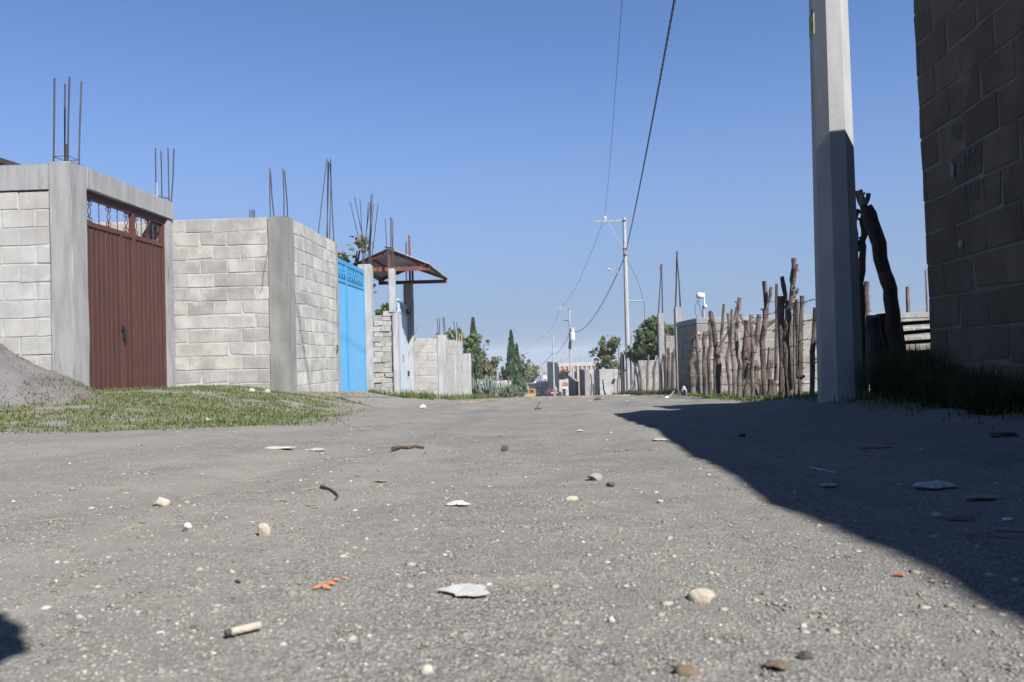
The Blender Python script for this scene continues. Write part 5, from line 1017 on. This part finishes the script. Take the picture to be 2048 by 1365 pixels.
twig('yellow stick leaning out of the white rubbish bag', [(1338, 795), (1344, 788), (1349, 782)], 1.4, 'woodcut', 'stick', lift=True)
twig('dark splinter low on the left road', [(472, 1166), (480, 1169)], 3, 'twig', 'splinter')
twig('rusty bit of rebar on the right road', [(1790, 1154), (1808, 1156)], 4, 'peel', 'splinter')
b = gp(492, 1270); zz = float(gz(b[0], b[1])); CB = thing('cigarette_butt', 'cigarette butt lying on the near left road', 'cigarette butt', (b[0], b[1], zz), 'stones and litter on the road')
dv_ = Vector((.019, .017, 0)); c = Vector((b[0], b[1], zz+.0055)); MB().tube([c-dv_*.55, c-dv_*.5, c+dv_*.5, c+dv_*.55], [.003, .0036, .0036, .003], 14).build('filter', 'stoneP', CB, smooth=True); MB().tube([c-dv_*.75, c-dv_*.56], [.0026, .0033], 10, jit=.15).build('burnt_end', 'stoneD', CB)
# plastic drum by the stakes
b = at(1368, 790, 17.6); zz = float(gz(b[0], 17.6)); DR = thing('plastic_jug', 'whitish plastic jug in the grass left of the stake fence', 'jug', (b[0], 17.6, zz))
MB().tube([(b[0], 17.6, zz), (b[0], 17.6, zz+.02), (b[0], 17.6, zz+.12), (b[0], 17.6, zz+.16), (b[0], 17.6, zz+.18)], [.055, .065, .065, .04, .028], 14).build('jug_body', 'film', DR, smooth=True); MB().tube([(b[0], 17.6, zz+.181), (b[0], 17.6, zz+.2)], .03, 10).build('cap', 'whitem', DR)
# the photographer, crouched over the camera on the ground, out of the picture: the head's shadow falls into the lower left corner
hx, hy, hz_ = .085, -.035, 1.0; gzp = float(gz(.2, -.5)); PP = thing('person', 'crouching photographer in grey shirt whose head casts the lower left corner shadow', 'person', (.25, -.5, gzp))
def fused(name, mb, mt, vox=.014):
    o = mb.build(name, mt, PP); md = o.modifiers.new('fuse', 'REMESH'); md.mode = 'VOXEL'; md.voxel_size = vox; md.use_smooth_shade = True; return o
neck = Vector((.12, -.2, .86)); chest = Vector((.17, -.32, .74)); belly = Vector((.22, -.52, .52)); pelv = Vector((.25, -.62, .36))
bd = MB(); bd.tube([pelv, belly, chest, chest.lerp(neck, .6), neck, Vector((hx+.03, hy-.07, .93))], [.15, .14, .155, .11, .06, .055], 14)
bd.tube([Vector((hx, hy-.01, hz_-.115)), Vector((hx, hy-.015, hz_-.07)), Vector((hx, hy-.02, hz_)), Vector((hx, hy-.03, hz_+.06)), Vector((hx, hy-.04, hz_+.1))], [.045, .075, .092, .08, .03], 14)
bd.tube([Vector((hx-.005, hy+.07, hz_-.01)), Vector((hx-.008, hy+.1, hz_-.04))], [.012, .018], 8); 
for s_ in (-1, 1): bd.tube([Vector((hx+s_*.09, hy-.02, hz_-.03)), Vector((hx+s_*.1, hy-.03, hz_+.03))], [.014, .018], 8)
sl_, tr_, sh_ = MB(), MB(), MB(); sl_.tube([pelv+Vector((0, 0, .04)), belly, chest, chest.lerp(neck, .75)], [.165, .155, .172, .1], 16); tr_.tube([pelv+Vector((0, -.03, -.06)), pelv+Vector((0, 0, .08))], [.165, .168], 16)
for s_ in (-1, 1):
    sho = chest+Vector((s_*.18, .03, .05)); elb = Vector((.16+s_*.24, -.2, .42)); wri = Vector((.0+s_*.085, -.1, .22)); hip = pelv+Vector((s_*.09, 0, -.02)); kne = Vector((.2+s_*.24, -.28, gzp+.47)); ank = Vector((.24+s_*.17, -.52, gzp+.09)); toe = ank+Vector((s_*.03, .17, -.055))
    bd.tube([sho, elb, wri], [.055, .042, .03], 10); bd.tube([hip, kne], [.09, .058], 10); bd.tube([kne, kne.lerp(ank, .4), ank], [.055, .055, .035], 10); bd.tube([ank, toe], [.04, .03], 8)
    pal = wri+Vector((-s_*.01, .05, -.01)); bd.tube([wri, pal], [.028, .036], 8)
    for k in range(4): b0 = pal+Vector((0, .02, .024-.016*k)); bd.tube([b0, b0+Vector((-s_*.006, .03, 0)), b0+Vector((-s_*.022, .045-.004*abs(k-1.5), 0))], [.0095, .009, .008], 6)
    bd.tube([wri+Vector((-s_*.012, .02, .02)), pal+Vector((-s_*.03, .0, .035)), pal+Vector((-s_*.035, .025, .035))], [.012, .01, .009], 6)
    sl_.tube([chest+Vector((s_*.1, 0, .04)), sho, sho.lerp(elb, .5), elb, elb.lerp(wri, .7)], [.1, .075, .064, .056, .045], 12); tr_.tube([hip, hip.lerp(kne, .5), kne, kne.lerp(ank, .5), ank+Vector((0, 0, .02))], [.12, .1, .078, .07, .055], 12)
    sh_.tube([ank+Vector((0, -.06, -.045)), ank+Vector((0, .02, -.03)), toe+Vector((0, .02, .01)), toe+Vector((0, .07, 0))], [.045, .052, .045, .028], 10)
fused('body', bd, 'skin', .009); fused('shirt', sl_, 'greyr'); fused('trousers', tr_, 'black'); fused('shoes', sh_, 'dark')
fused('hair', MB().tube([Vector((hx, hy-.075, hz_-.07)), Vector((hx, hy-.06, hz_)), Vector((hx, hy-.045, hz_+.07)), Vector((hx, hy-.045, hz_+.115))], [.05, .088, .09, .03], 14), 'black', .01)
# ================================================================== AIR
mh = MB().box(-1300, 1300, -30, 1600, -90, 10.5); HZ = mh.build('haze', 'paper', None, origin=(0, 0, 0)); HZ.data.materials.clear()
HM = bpy.data.materials.new('haze_air'); HM.use_nodes = True; ht = HM.node_tree; ht.nodes.clear(); ho = ht.nodes.new('ShaderNodeOutputMaterial'); hv = ht.nodes.new('ShaderNodeVolumePrincipled')
hv.inputs['Color'].default_value = (.74, .79, .87, 1); hv.inputs['Density'].default_value = .0006; hv.inputs['Anisotropy'].default_value = .1; ht.links.new(hv.outputs[0], ho.inputs['Volume'])
HZ.data.materials.append(HM); tag(HZ, 'thin pale haze over the far end of the street', 'haze', None, 'stuff')
